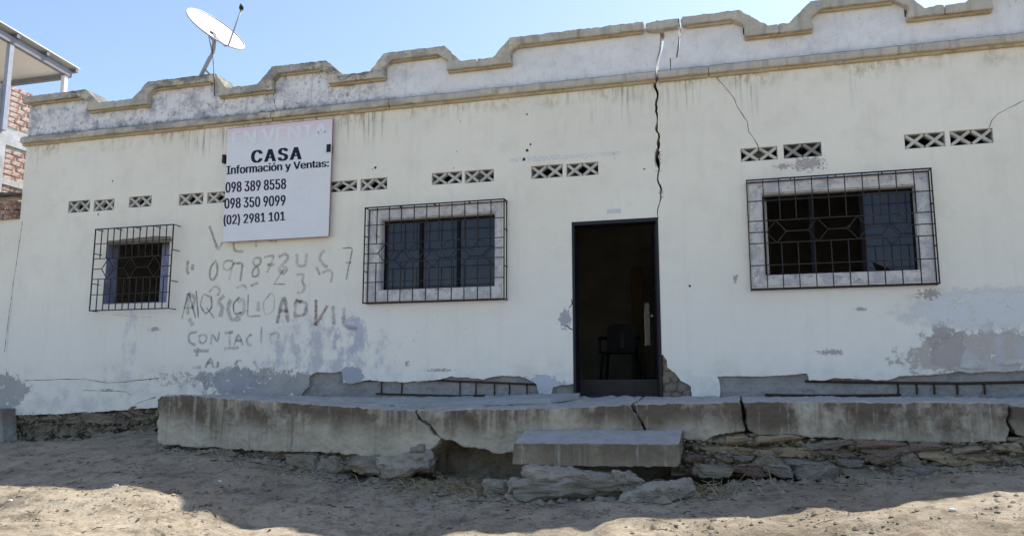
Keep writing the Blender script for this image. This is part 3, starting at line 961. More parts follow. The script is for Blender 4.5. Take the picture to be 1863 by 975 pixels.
# right of the gap a second crack frees one block of the parapet
c2 = [(-0.72, 5.521), (-0.719, 5.679), (-0.641, 5.684), (-0.609, 5.861), (-0.588, 6.112), (-0.58, 6.162)]
c2[-1] = (c2[-1][0], ZT - .05)
blk = [(cr[0][0], zb), (c2[0][0] - .004, zb)] + [(x - .004 - .003 * i, z) for i, (x, z) in enumerate(c2)] + [(cr[-1][0], ZT - .06)] + cr[1:-1][::-1]
prism('parapet', blk, 'parapet', house, 0.0, TH - .01)
prism('parapet', [(c2[0][0] + .004, zb), (XR, zb)] + tR[::-1] + [(x + .004 + .003 * i, z) for i, (x, z) in enumerate(c2)][::-1], 'parapet', house, 0.004, TH)

# hairline cracks
def ribbon(pts, w, y=-0.0015):
    V, F = [], []
    n = len(pts)
    for i, p in enumerate(pts):
        a, b = Vector(pts[max(i - 1, 0)]), Vector(pts[min(i + 1, n - 1)])
        d = (b - a).normalized() if (b - a).length > 1e-6 else Vector((1, 0))
        nn = Vector((-d.y, d.x))
        ww = (w[i] if isinstance(w, list) else w) * 0.5
        V += [(p[0] + nn.x * ww, y, p[1] + nn.y * ww), (p[0] - nn.x * ww, y, p[1] - nn.y * ww)]
    for i in range(n - 1):
        F.append((2 * i, 2 * i + 1, 2 * i + 3, 2 * i + 2))
    return V, F
for n_, (pts, w) in enumerate((([(-0.18, 5.39), (-0.068, 5.23), (0.029, 5.081), (0.063, 4.966), (0.17, 4.777), (0.178, 4.653), (0.226, 4.58), (0.283, 4.453)], .008),
                ([(3.105, 4.752), (2.948, 4.679), (2.835, 4.62), (2.77, 4.55), (2.742, 4.476)], .007),
                ([(-10.352, 1.73), (-9.795, 1.744), (-9.3, 1.751), (-8.858, 1.694), (-8.62, 1.701), (-8.385, 1.724), (-7.969, 1.754)], .009),
                ([(-9.284, 1.584), (-8.656, 1.576), (-8.532, 1.568), (-8.415, 1.514)], .008), ([(-8.4, 1.336), (-8.33, 1.398), (-8.149, 1.453), (-8.004, 1.492)], .010),
                ([(-2.042, 2.594), (-2, 2.641), (-2.006, 2.696)], .012), ([(-2.079, 2.377), (-2.024, 2.336), (-1.99, 2.321)], .014),
                ([(-8.849, 2.682), (-8.528, 2.65), (-8.176, 2.625)], .004), ([(-10.666, 4.181), (-10.708, 3.509), (-10.757, 2.831), (-10.785, 2.161)], .010), ([(-6.255, 5.508), (-6.306, 5.636), (-6.343, 5.846), (-6.363, 6.055)], .010))):
    pts2 = ragged(pts, 50 + n_, 0.008, 0.05)
    r_ = random.Random(n_)
    V, F = ribbon(pts2, [w * r_.uniform(.3, 1.1) for _ in pts2], -0.0015)
    mesh_obj('hairline_crack', V, F, 'crack', house)

# ventilation blocks: each a sheet pierced so that two crosses remain
def vent_block(r, mat='block'):
    x0, x1, z0, z1 = r
    h, w = z1 - z0, (x1 - x0) / 2
    t = 0.0165
    parts = []
    def bar(a, b):
        d = Vector((b[0] - a[0], b[1] - a[1])).normalized()
        n_ = Vector((-d.y, d.x)) * t
        o = [(a[0] + n_.x, a[1] + n_.y), (a[0] - n_.x, a[1] - n_.y), (b[0] - n_.x, b[1] - n_.y), (b[0] + n_.x, b[1] + n_.y)]
        return o
    root = None
    for k in range(2):
        a, b = x0 + k * w, x0 + (k + 1) * w
        e = 0.012
        V, F = merge([prism_data(bar((a + e, z0 + e), (b - e, z1 - e)), [], 0.012, 0.075), prism_data(bar((a + e, z1 - e), (b - e, z0 + e)), [], 0.0135, 0.0735)])
        me = mesh_obj('block_cross', V, F, mat)
        if root is None:
            fr = prism_data([(x0 + .002, z0 + .002), (x1 - .002, z0 + .002), (x1 - .002, z1 - .002), (x0 + .002, z1 - .002)], [[(x0 + .006, z0 + .006), (x1 - .006, z0 + .006), (x1 - .006, z1 - .006), (x0 + .006, z1 - .006)]], 0.010, 0.09)
            root = mesh_obj('vent_block', fr[0], fr[1], mat, house)
        me.parent = root
for i, v in enumerate(VENTS):
    vent_block(v, 'block_grey' if i in (12,) else 'block')

# windows
def window(r, surround, panes, frame=True):
    x0, x1, z0, z1 = r
    root = None
    if surround:
        s0, s1, s2, s3 = surround
        root = prism('window', ragged([(s0, s2), (s1, s2), (s1, s3), (s0, s3)], int(s0 * 10) + 77, 0.006, 0.09, True), 'surround', house, -0.018, 0.0, [loop(r)], bevel=.004)
        prism('window_reveal', loop(r, -.001), 'surround', root, 0.001, TH, [loop(r, -.014)])
    else:
        root = prism('window', loop(r, -.001), 'blue', house, 0.001, TH, [loop(r, -.012)])
    fy = 0.11
    if panes:
        fr = []
        n = len(panes)
        xs = [x0 + .014 + (x1 - x0 - .028) * i / n for i in range(n + 1)]
        fr.append(prism_data(loop((x0 + .015, x1 - .015, z0 + .015, z1 - .015)), [loop((x0 + .04, x1 - .04, z0 + .04, z1 - .04))], fy, fy + .04))
        for i in range(1, n):
            fr.append(box_data(xs[i] - .022, xs[i] + .022, fy - .008, fy + .05, z0 + .03, z1 - .03))
        V, F = merge(fr)
        mesh_obj('frame', V, F, 'frame', root)
        for i, p in enumerate(panes):
            if p:
                a, b = xs[i] + .018, xs[i + 1] - .018
                lp = [(a, z0 + .03), (b, z0 + .03), (b, z1 - .03), (a, z1 - .03)]
                if p == 'broken':
                    lp = [(a, z0 + .03), (1.517, 2.888), (1.622, 2.928), (1.698, 2.887), (b, z0 + .03), (b, z1 - .03), (a, z1 - .03)]
                    lp = [(a, z0 + .03), (a + .10, z0 + .03), (a + .06, z0 + .14), (a + .28, z0 + .03), (b, z0 + .03), (b, z1 - .03), (a, z1 - .03)]
                o = prism('pane', lp, 'glass', root, fy + .012 + (i % 2) * .012, fy + .017 + (i % 2) * .012)
    return root

w1 = window(WIN1, None, [])
box('shutter', WIN1[1] - 0.33, WIN1[1] - .02, TH + .02, TH + .05, WIN1[2] + .03, WIN1[3] - .02, 'blue', w1)
lint = prism('lintel', ragged([(WIN1[0] + .02, WIN1[3] - .03), (WIN1[1] + .02, WIN1[3] - .05), (WIN1[1] + .01, WIN1[3] + .03), (WIN1[1] - .25, WIN1[3] + .05), (WIN1[0] + .3, WIN1[3] + .035), (WIN1[0], WIN1[3] + .02)], 91, .012, .05, True), 'core', w1, -0.006, 0.05)
w2 = window(WIN2, rect((-4.811, 3.991), (-2.917, 3.992), (-2.9, 2.757), (-4.791, 2.75)), ['g', 'g', 'g'])
w3 = window(WIN3, rect((0.153, 4.038), (2.107, 4.039), (2.08, 2.781), (0.144, 2.78)), [None, None, 'broken'])

# iron grilles in front of the windows
def grille(r, nv, hs, dia, hw, y=-0.15, feet=True):
    x0, x1, z0, z1 = r
    b = 0.0075
    w, h = x1 - x0, z1 - z0
    fr = []
    for a, c in (((x0, z0), (x1, z0)), ((x0, z1), (x1, z1))):
        fr.append(box_data(a[0] - b, c[0] + b, y - b, y + b, a[1] - b, a[1] + b))
    for x in (x0, x1):
        fr.append(box_data(x - b + .0005, x + b - .0005, y - b + .0005, y + b - .0005, z0 + b, z1 - b))
    V, F = merge(fr)
    root = mesh_obj('window_grille', V, F, 'bar', house)
    zz = [z1 - h * f for f in hs]
    top_, bot = zz[1], zz[3]
    k = 0.0055
    vm = {}
    for i in range(1, nv):
        x = x0 + w * i / nv + rnd.uniform(-.004, .004)
        for za, zb_ in ((z1, top_), (bot, z0)):
            V, F = box_data(-k, k, -k, k, 0, za - zb_ - b)
            o = mesh_obj('bar', V, F, 'bar', root)
            o.location = (x, y, zb_ if zb_ != z0 else z0 + b)
            o.rotation_euler = (0, rnd.uniform(-.006, .006), 0)
    for i in (0, 1, 3, 4):
        V, F = box_data(x0 + b, x1 - b, y - k * 2.2, y - k * 0.9, zz[i] - k, zz[i] + k)
        mesh_obj('bar', V, F, 'bar', root)
    zc = (top_ + bot) / 2
    xs = [x0] + [v for d in dia for v in (x0 + w * d - w * hw, x0 + w * d + w * hw)] + [x1]
    for i in range(0, len(xs), 2):
        V, F = box_data(xs[i], xs[i + 1], y - k, y + k, zc - k, zc + k)
        mesh_obj('bar', V, F, 'bar', root)
    for d in dia:
        c = x0 + w * d
        pts = [(c - w * hw, y, zc), (c, y, top_), (c + w * hw, y, zc), (c, y, bot), (c - w * hw, y, zc)]
        V, F = merge([tube_data([pts[i], pts[i + 1]], k * 1.15, 4) for i in range(4)])
        mesh_obj('diamond', V, F, 'bar', root)
    # returns to the wall and the flat frame against it
    for x, z in ((x0, z0), (x0, z1), (x1, z0), (x1, z1), (x1, z0 + h * .33), (x1, z0 + h * .7), (x0, z0 + h * .33), (x0, z0 + h * .7), (x0 + w * .25, z1), (x0 + w * .5, z1), (x0 + w * .75, z1)):
        V, F = box_data(x - k, x + k, y + b, 0.01, z - k, z + k)
        mesh_obj('bracket', V, F, 'bar', root)
    return root

grille(rect((-9.118, 3.93), (-7.761, 3.937), (-7.783, 2.728), (-9.134, 2.732)), 12, (.185, .37, .49, .62, .81), (.197, .486, .79), .08)
g2 = grille(rect((-4.77, 3.987), (-2.85, 3.99), (-2.82, 2.718), (-4.757, 2.719)), 11, (.19, .39, .49, .59, .79), (.16, .385, .61, .835), .058)
g3 = grille(rect((0.126, 4.015), (2.092, 4.02), (2.085, 2.737), (0.128, 2.737)), 11, (.2, .385, .49, .59, .79), (.155, .385, .60, .82), .055)
for g_, rr in ((g2, rect((-4.77, 3.987), (-2.85, 3.99), (-2.82, 2.718), (-4.757, 2.719))), (g3, rect((0.126, 4.015), (2.092, 4.02), (2.085, 2.737), (0.128, 2.737)))):
    x0, x1, z0, z1 = rr
    V, F = merge([box_data(x0, x1, -.034, -.024, z0 - .006, z0 + .008), box_data(x0, x1, -.034, -.024, z1 - .008, z1 + .006), box_data(x1 - .008, x1 + .006, -.035, -.025, z0 + .009, z1 - .009), box_data(x0 - .006, x0 + .008, -.035, -.025, z0 + .009, z1 - .009)])
    mesh_obj('wall_frame', V, F, 'bar', g_)

# door: steel frame and a leaf swung inwards
dfr = merge([box_data(DL + .001, DL + .032, -.004, TH + .02, 1.52, DT - .03), box_data(DR - .03, DR - .001, -.006, .06, 1.52, DT - .03), box_data(DL + .001, DR - .001, -.006, TH, DT - .03, DT + .015)])
mesh_obj('door_frame', dfr[0], dfr[1], 'navy', house)
V, F = merge([box_data(-0.98, 0, -.02, .02, 0, DT - 1.60), box_data(-0.90, -0.08, -.028, .028, 1.25, 1.28), box_data(-0.90, -0.08, -.028, .028, .12, .15), box_data(-0.90, -0.08, -.028, .028, 1.9, 1.93)])
leaf = mesh_obj('door_leaf', V, F, 'navy', house)
leaf.location = Vector((DR - .035, 0.075, 1.555)) - house.location
leaf.rotation_euler = (0, 0, R(-82))
V, F = tube_data([(-0.9, -.06, 1.0), (-0.9, -.03, 1.0)], .018, 8)
hd = mesh_obj('handle', V, F, 'galv')
hd.parent = leaf
box('paper_notice', (-1.549, 3.794)[0], (-1.372, 3.783)[0], -.002, -.0005, (-1.55, 3.752)[1], (-1.549, 3.807)[1], 'paper', house)

# hand-painted lettering on the wall, worn and overpainted
M['p_dark'] = paint_material('black_brush_paint', (0.09, 0.075, 0.08), 0.85)
M['p_mid'] = paint_material('grey_brush_paint', (0.17, 0.135, 0.14), 0.66)
M['p_faint'] = paint_material('faded_brush_paint', (0.29, 0.22, 0.235), 0.55)
M['p_red'] = paint_material('red_brush_paint', (0.26, 0.085, 0.07), 0.85)
def brush(pts, w, r_, y):
    """a brush stroke, thin at its edges and where the brush ran dry"""
    V, F, D = [], [], []
    n = len(pts)
    load = r_.uniform(.7, 1)
    for i, p in enumerate(pts):
        a, b = Vector(pts[max(i - 1, 0)]), Vector(pts[min(i + 1, n - 1)])
        d = (b - a).normalized() if (b - a).length > 1e-6 else Vector((1, 0))
        nn = Vector((-d.y, d.x))
        ww = w * r_.uniform(.75, 1.2) * 0.5
        load = min(1.0, max(.35, load + r_.uniform(-.16, .14)))
        for u, q in ((1, 0.0), (.45, .9), (-.45, .9), (-1, 0.0)):
            V.append((p[0] + nn.x * ww * u, y, p[1] + nn.y * ww * u))
            D.append(q * load)
    for i in range(n - 1):
        for c_ in range(3):
            F.append((4 * i + c_, 4 * i + c_ + 1, 4 * i + c_ + 5, 4 * i + c_ + 4))
    return V, F, D
def stroke(strokes, mat, w):
    parts = []
    for i, s in enumerate(strokes):
        pts = []
        for a in range(len(s) - 1):       # round the corners a little
            p, q = Vector(s[a]), Vector(s[a + 1])
            n_ = max(2, int((q - p).length / 0.04))
            pts += [tuple(p.lerp(q, t / n_)) for t in range(n_)]
        pts.append(s[-1])
        sm = [pts[0]] + [tuple((Vector(pts[j - 1]) + Vector(pts[j]) * 2 + Vector(pts[j + 1])) / 4) for j in range(1, len(pts) - 1)] + [pts[-1]]
        r_ = random.Random(i)
        parts.append(brush(sm, w * 1.55, r_, -0.0012 - 0.0003 * (i % 5)))
    for V, F, D in parts:
        o = mesh_obj('painted_stroke', V, F, mat, house)
        o.data.attributes.new('paint_load', 'FLOAT', 'POINT').data.foreach_set('value', D)
stroke([[(-7.284, 3.916), (-7.115, 3.548), (-7.05, 3.664)], [(-6.87, 3.647), (-6.854, 3.528), (-6.702, 3.513)], [(-6.499, 3.676), (-6.502, 3.574)], [(-6.296, 3.658), (-6.174, 3.636)]], 'p_mid', .034)
stroke([[(-7.134, 3.406), (-7.228, 3.323), (-7.236, 3.158), (-7.17, 3.116), (-7.104, 3.216), (-7.123, 3.382)], [(-6.863, 3.387), (-6.972, 3.407), (-7.039, 3.339), (-6.98, 3.25), (-6.858, 3.292), (-6.855, 3.394), (-6.91, 3.114)], [(-6.861, 3.347), (-6.702, 3.356), (-6.731, 3.092)],
        [(-6.414, 3.406), (-6.529, 3.427), (-6.542, 3.334), (-6.432, 3.252), (-6.445, 3.152), (-6.549, 3.148), (-6.538, 3.256), (-6.419, 3.329), (-6.414, 3.406)], [(-6.363, 3.419), (-6.199, 3.443), (-6.308, 3.2)], [(-6.313, 3.309), (-6.192, 3.311)]], 'p_mid', .030)
stroke([[(-6.137, 3.409), (-6.028, 3.466), (-5.973, 3.387), (-6.089, 3.299), (-5.983, 3.234), (-6.056, 3.16), (-6.138, 3.255), (-6.022, 3.343)], [(-5.856, 3.443), (-5.84, 3.274), (-5.713, 3.268), (-5.704, 3.451)], [(-5.436, 3.477), (-5.516, 3.382), (-5.428, 3.257), (-5.377, 3.239)]], 'p_faint', .040)
stroke([[(-5.163, 3.487), (-5.008, 3.495), (-5.092, 3.063)], [(-5.107, 3.288), (-5.025, 3.285)], [(-6.196, 3.035), (-6.016, 3.028)], [(-6.043, 3.236), (-6.18, 3.057)]], 'p_dark', .016)
stroke([[(-5.552, 3.247), (-5.481, 3.138), (-5.507, 3.154)], [(-5.457, 3.16), (-5.36, 3.209), (-5.292, 3.161), (-5.32, 3.026)], [(-5.843, 3.152), (-5.717, 3.162), (-5.771, 3.058), (-5.701, 2.995), (-5.747, 2.89), (-5.832, 2.908)], [(-7.232, 2.954), (-7.147, 3.045), (-7.036, 2.994), (-7.084, 2.902)], [(-6.788, 3.001), (-6.666, 3.044), (-6.61, 2.98)], [(-6.56, 3.024), (-6.44, 3.066)]], 'p_faint', .034)
stroke([[(-7.653, 2.589), (-7.57, 2.972), (-7.426, 2.6)], [(-7.636, 2.746), (-7.471, 2.741)], [(-7.442, 2.984), (-7.38, 2.599)], [(-7.209, 2.89), (-7.321, 2.941), (-7.365, 2.778), (-7.266, 2.642), (-7.163, 2.733), (-7.192, 2.905)], [(-7.254, 2.736), (-7.119, 2.592)],
        [(-6.727, 2.875), (-6.828, 2.786), (-6.801, 2.631), (-6.68, 2.659)], [(-6.588, 2.902), (-6.589, 2.595), (-6.381, 2.605)], [(-6.241, 2.906), (-6.355, 2.772), (-6.312, 2.604), (-6.178, 2.661), (-6.17, 2.858), (-6.242, 2.922)]], 'p_dark', .020)
stroke([[(-6.977, 2.899), (-7.08, 2.824), (-6.984, 2.728), (-7.03, 2.606)], [(-7.577, 2.949), (-7.556, 2.65)], [(-7.577, 2.949), (-7.446, 2.898), (-7.49, 2.742)], [(-6.759, 2.815), (-6.655, 2.842), (-6.644, 2.642), (-6.783, 2.615)], [(-6.426, 2.805), (-6.419, 2.667)], [(-6.867, 2.841), (-6.913, 2.726), (-6.85, 2.555), (-6.692, 2.567)], [(-7.534, 2.587), (-7.455, 2.491)]], 'p_faint', .052)
stroke([[(-6.118, 2.493), (-6.056, 2.794), (-6.016, 2.853), (-5.949, 2.504)], [(-6.092, 2.659), (-5.957, 2.67)], [(-5.861, 2.788), (-5.675, 2.768), (-5.685, 2.603), (-5.851, 2.577), (-5.844, 2.788)], [(-5.276, 2.712), (-5.25, 2.459)], [(-5.111, 2.677), (-5.119, 2.442), (-4.908, 2.394)]], 'p_mid', .046)
stroke([[(-5.535, 2.801), (-5.527, 2.599), (-5.529, 2.451)], [(-5.529, 2.451), (-5.358, 2.714)], [(-5.844, 2.803), (-5.76, 2.785)], [(-7.61, 3.427), (-7.618, 3.267), (-7.578, 3.234)]], 'p_red', .040)
stroke([[(-7.394, 2.397), (-7.52, 2.384), (-7.52, 2.26), (-7.399, 2.212)], [(-7.353, 2.334), (-7.266, 2.379), (-7.208, 2.301), (-7.274, 2.225), (-7.348, 2.257), (-7.355, 2.35)], [(-7.149, 2.223), (-7.141, 2.377), (-7.043, 2.237), (-7.026, 2.39)], [(-6.857, 2.371), (-6.847, 2.204)], [(-6.776, 2.202), (-6.716, 2.369), (-6.637, 2.2)], [(-6.763, 2.271), (-6.658, 2.269)], [(-6.506, 2.35), (-6.59, 2.306), (-6.567, 2.199), (-6.498, 2.198)], [(-6.356, 2.453), (-6.353, 2.226)], [(-6.213, 2.344), (-6.078, 2.372), (-6.089, 2.237), (-6.207, 2.209), (-6.214, 2.36)]], 'p_mid', .030)
stroke([[(-6.945, 2.373), (-6.805, 2.386)], [(-7.218, 1.903), (-7.137, 2.04), (-7.093, 1.902)], [(-7.204, 1.964), (-7.106, 1.963)], [(-7.027, 1.978), (-7.005, 1.901), (-7.05, 1.917)], [(-6.642, 1.989), (-6.729, 1.99), (-6.741, 1.9), (-6.671, 1.884)]], 'p_dark', .036)
stroke([[(-7.43, 2.135), (-7.179, 2.132)], [(-6.932, 2.159), (-6.705, 2.171)], [(-7.361, 2.18), (-7.371, 2.057)], [(-6.452, 1.987), (-6.377, 1.867)], [(-7.433, 1.905), (-7.289, 1.904)]], 'p_faint', .040)

M['p_white'] = paint_material('white_smear_paint', (0.80, 0.82, 0.90), 0.75)
stroke([[(-2.814, 4.533), (-2.345, 4.526), (-1.845, 4.515), (-1.357, 4.518)]], 'p_white', .05)
for i, p in enumerate(((-3.484, 5.121), (-2.526, 4.723), (-2.57, 4.646), (-3.533, 4.71), (-2.569, 5.133), (-2.615, 4.532), (-1.447, 4.518), (-1.076, 4.285), (-4.705, 4.581), (-4.745, 4.561), (-0.571, 2.817), (1.232, 3.439), (-8.005, 3.476), (-9.025, 4.695))):
    r_ = random.Random(i)
    a0, q_ = r_.uniform(0, 6), .010 + .008 * (i % 3)
    V = [(p[0] + math.cos(a0 + k * 1.05) * q_ * r_.uniform(.5, 1.1), -.0012, p[1] + math.sin(a0 + k * 1.05) * q_ * r_.uniform(.5, 1.1)) for k in range(6)]
    mesh_obj('nail_hole', V, [tuple(range(6))], 'crack', house)

# ------------------------------------------------------------------ foundation under the left end of the house
def stone_row(name_root, parent, rows, seed, y, dy, mats, names='stone'):
    r_ = random.Random(seed)
    meshes = {m: [hull_mesh('stone', (1, 1, 1), seed * 10 + q + len(m), m, 22, 4, 0.16, (.45, .25, .13)) for q in range(5)] for m in sorted(set(mats))}
    for (xa, xb, za, zb_, la, lb, yo) in rows:
        x = xa
        while x < xb:
            l = r_.uniform(la, lb)
            t = (x - xa) / (xb - xa)
            z = za + (zb_ - za) * t
            hgt = r_.uniform(.65, 1.3)
            o = link(names, r_.choice(meshes[r_.choice(mats)]), None, parent)
            hh = name_root * hgt
            o.location = Vector((x + l / 2, y + yo + r_.uniform(-dy, dy), z + r_.uniform(-.028, .028))) - parent.location
            o.scale = (l * 1.04, 0.30, hh)
            o.rotation_euler = (r_.uniform(-.2, .2), r_.uniform(-.13, .13), r_.uniform(-.15, .15))
            x += l * 0.97

def rough_core(name, xs, ztop, zbot, yf, seed, amp, mat, parent):
    """rough vertical face of packed rubble, thick, following ztop(x) and zbot(x)"""
    nx_ = int((xs[1] - xs[0]) / 0.014)
    nz_ = 34
    V, F = [], []
    for j in range(nz_ + 1):
        for i in range(nx_ + 1):
            x = xs[0] + (xs[1] - xs[0]) * i / nx_
            z = zbot(x) + (ztop(x) - zbot(x)) * j / nz_
            w = Vector((x * 3.2, z * 6.5, seed)) + Vector((noise.noise(Vector((x * 4, z * 6, seed))), noise.noise(Vector((x * 4, z * 6, seed + 9))), 0)) * 0.5
            vd = noise.voronoi(w)[0]
            d = noise.fractal(Vector((x * 2.2, z * 4.5, seed)), 0.8, 2.1, 6) * amp * 0.9 + noise.fractal(Vector((x * 14, z * 18, seed)), 0.9, 2.1, 4) * amp * 0.22
            d += amp * 1.1 * max(0.0, 0.22 - (vd[1] - vd[0])) / 0.22
            V.append((x, yf + d, z))
    n_ = nx_ + 1
    for j in range(nz_):
        for i in range(nx_):
            F.append((j * n_ + i, j * n_ + i + 1, (j + 1) * n_ + i + 1, (j + 1) * n_ + i))
    s = len(V)
    for i in range(n_):
        V.append((V[i][0], yf + 0.35, V[i][2]))
    for i in range(n_):
        q = V[nz_ * n_ + i]
        V.append((q[0], yf + 0.35, q[2]))
    for i in range(nx_):
        F.append((s + i, s + i + 1, i + 1, i))
        F.append((nz_ * n_ + i, nz_ * n_ + i + 1, s + n_ + i + 1, s + n_ + i))
        F.append((s + i + 1, s + i, s + n_ + i, s + n_ + i + 1))
    return mesh_obj(name, V, F, mat, parent, True)

fnd = thing('foundation', (-8.7, 0.1, 0.8), 'rough eroded rubble foundation under the left end of the house wall', 'foundation')
rough_core('rubble_core', (-10.55, -6.8), lambda x: 1.36, lambda x: 0.72, 0.05, 3, 0.14, 'core', fnd)
stone_row(0.13, fnd, [(-10.4, -7.3, 1.19, 1.22, .25, .9, .0), (-10.2, -7.3, 1.02, 1.08, .3, .8, .0)], 4, 0.19, .05, ['stone_grey', 'core', 'core'])

# ------------------------------------------------------------------ raised pavement in front of the house
YF = -1.2
def slab(name, outline, label, zback, group='broken slabs of the raised pavement', mat='slab', y0=YF, y1=-0.012, bevel=.018):
    """front outline in (x, z); the top rises towards the house to zback"""
    zt = max(p[1] for p in outline)
    def back(x, z):
        return (x, zback(x) if z > topline(x) - 0.03 else z)
    xs = sorted((p for p in outline), key=lambda p: p[0])
    def topline(x):
        return max([p[1] for p in outline if abs(p[0] - x) < 0.12] or [zt])
    o = worn(prism(name, outline, mat, None, y0, y1, back=back), 0.015, 0.050, 0.13, 0.026)
    return tag(o, label, 'slab', group)

fa = ragged([(-6.956, 0.932), (-6.379, 0.903), (-5.546, 0.881), (-4.61, 0.875), (-3.99, 0.839), (-3.458, 0.839), (-3.394, 0.912), (-3.285, 1.009), (-3.253, 1.064), (-3.345, 1.104), (-3.412, 1.199), (-3.505, 1.247), (-3.58, 1.361)], 61, .008, .04)
fa += [(-3.936, 1.377), (-4.63, 1.417), (-5.354, 1.458), (-5.955, 1.488), (-6.326, 1.514)] + [(-6.539, 1.533), (-6.961, 1.525), (-7.006, 1.478)]
slab('pavement_slab', fa, 'thick left pavement slab sagging towards the break, streaked grey concrete', lambda x: 1.505 + 0.012 * (x < -5.5))
fb = [(-3.553, 1.362)] + ragged([(-3.553, 1.362), (-3.478, 1.259), (-3.386, 1.212), (-3.319, 1.117), (-3.227, 1.052), (-3.085, 1.025), (-2.976, 0.979), (-2.754, 0.948), (-2.629, 0.91), (-2.412, 0.915), (-2.017, 0.94), (-1.484, 1.041), (-1.012, 1.161), (-1.055, 1.261), (-1.121, 1.362), (-1.159, 1.446)], 63, .007, .04)[1:] + [(-1.42, 1.428), (-2.014, 1.401), (-2.63, 1.386), (-3.14, 1.376)]
slab('pavement_slab', fb, 'middle pavement slab behind the step, overhanging the collapsed hollow', lambda x: 1.515)
fc = ragged([(-1.13, 1.446), (-1.086, 1.362), (-1.026, 1.278), (-0.966, 1.161), (-0.665, 1.144), (-0.644, 1.122), (-0.579, 1.09), (-0.405, 1.076), (-0.305, 1.132), (-0.143, 1.167), (0.002, 1.186), (-0.021, 1.288), (-0.028, 1.381), (-0.056, 1.474)], 67, .006, .04) + [(-0.567, 1.46)]
slab('pavement_slab', fc, 'short pavement slab right of the doorway between two dark cracks', lambda x: 1.515)
fd = ragged([(-0.019, 1.474), (0.004, 1.381), (0.006, 1.289), (0.028, 1.186), (0.132, 1.145), (0.434, 1.16), (0.636, 1.131), (1.036, 1.122), (1.519, 1.099), (1.988, 1.102), (2.3, 1.117), (2.353, 1.213), (2.324, 1.312), (2.349, 1.388), (2.346, 1.463)], 71, .006, .04) + [(2.329, 1.483), (1.735, 1.481), (0.756, 1.477)]
slab('pavement_slab', fd, 'long right pavement slab with dark vertical streaks on its face', lambda x: 1.515)
fe = ragged([(2.404, 1.453), (2.365, 1.311), (2.41, 1.196), (2.488, 1.157), (4.2, 1.08), (4.2, 1.46)], 73, .006, .04)
slab('pavement_slab', fe, 'pavement slab cut off by the right edge of the picture', lambda x: 1.515, y0=-1.15)

def plate(pts, th, label, seed, tilt):
    """thin broken plate lying on the pavement: outline in (x, y), z from tilt(x, y)"""
    out = ragged(pts, seed, .012, .05, True)
    V, F = prism_data(out, [], 0, th)
    V2 = [(x, z, tilt(x, z) + (th if y == 0 else 0)) for (x, y, z) in V]
    o = mesh_obj('screed_plate', V2, F, 'plate', None)
    return tag(o, label, 'plate', 'broken plates of screed on the pavement')
plate([(-5.6, -.75), (-3.75, -.95), (-3.0, -.55), (-2.85, -.06), (-5.5, -.06)], .035, 'wide tilted screed plate lying against the wall left of the break', 81, lambda x, y: 1.48 + .055 * y + .015 * (x + 3))
plate([(-3.9, -1.0), (-2.1, -.8), (-1.85, -.4), (-1.9, -.07), (-2.7, -.05), (-3.3, -.6)], .05, 'raised screed plate lying in front of the doorway left side', 83, lambda x, y: 1.51 + .075 * y + .03 * (x + 2))

# rubble left hanging under the left slab
hang = thing('footing', (-5.2, -1.1, 0.75), 'broken rubble footing hanging under the left pavement slab', 'footing')
def zb_hang(x):
    return 0.80 - 0.14 * min(1, max(0, (x + 6.6) / 2.0))
rough_core('rubble_core', (-6.75, -3.35), lambda x: 0.99, zb_hang, -1.13, 8, 0.10, 'core', hang)
HANG = [((-4.335, -1.12, 0.776), (.85, .4, .24), 'stone_grey'), ((-3.676, -1.15, 0.782), (.62, .42, .27), 'stone_pale'), ((-4.946, -1.1, 0.785), (.5, .35, .2), 'core'), ((-3.964, -1.1, 0.667), (.75, .35, .10), 'stone_ochre'),
        ((-5.556, -1.06, 0.768), (.5, .3, .2), 'core'), ((-6.094, -1.05, 0.781), (.45, .3, .18), 'core'), ((-4.831, -1.1, 0.6), (.45, .3, .16), 'core'), ((-5.244, -1.08, 0.688), (.4, .3, .18), 'core'), ((-3.499, -1.1, 0.854), (.25, .35, .3), 'stone_grey'),
        ((-4.643, -1.13, 0.732), (.4, .3, .2), 'stone_grey'), ((-5.824, -1.1, 0.662), (.35, .3, .14), 'core'), ((-6.557, -1.06, 0.811), (.4, .3, .14), 'core'), ((-5.045, -1.16, 0.563), (.3, .25, .1), 'core'), ((-4.503, -1.12, 0.599), (.3, .3, .10), 'stone_grey')]
for s, (p, sz, m) in enumerate(HANG):
    o = link('stone', hull_mesh('stone', sz, 20 + s, m, 24, 5, 0.22), None, hang)
    o.location = Vector(p) - hang.location
    o.rotation_euler = (rnd.uniform(-.1, .1), rnd.uniform(-.08, .08), rnd.uniform(-.1, .1))

# stone footing under the right slabs
foot = thing('footing', (1.5, -1.1, 0.8), 'coursed stone footing under the right pavement slabs, bottom row undercut', 'footing')
rough_core('rubble_core', (-0.75, 4.3), lambda x: 1.16, lambda x: 0.72 + 0.045 * (x + .6), -1.17, 12, 0.11, 'core', foot)
stone_row(0.105, foot, [(-0.2, 4.2, 1.10, 1.06, .25, .55, -.02)], 14, -1.10, .02, ['stone_ochre', 'stone_ochre', 'stone_grey', 'stone_red'])
stone_row(0.13, foot, [(-0.6, 4.2, 1.00, 0.97, .35, .7, -.01)], 15, -1.10, .03, ['stone_ochre', 'stone_grey', 'stone_red', 'stone_grey'])
stone_row(0.12, foot, [(-0.62, 4.2, 0.90, 0.95, .2, .5, -.05)], 16, -1.12, .03, ['stone_grey', 'stone_grey', 'core', 'stone_red'])
stone_row(0.12, foot, [(-0.55, 4.2, 0.80, 0.90, .22, .6, -.09)], 17, -1.14, .04, ['stone_grey', 'stone_pale', 'core', 'stone_red'])

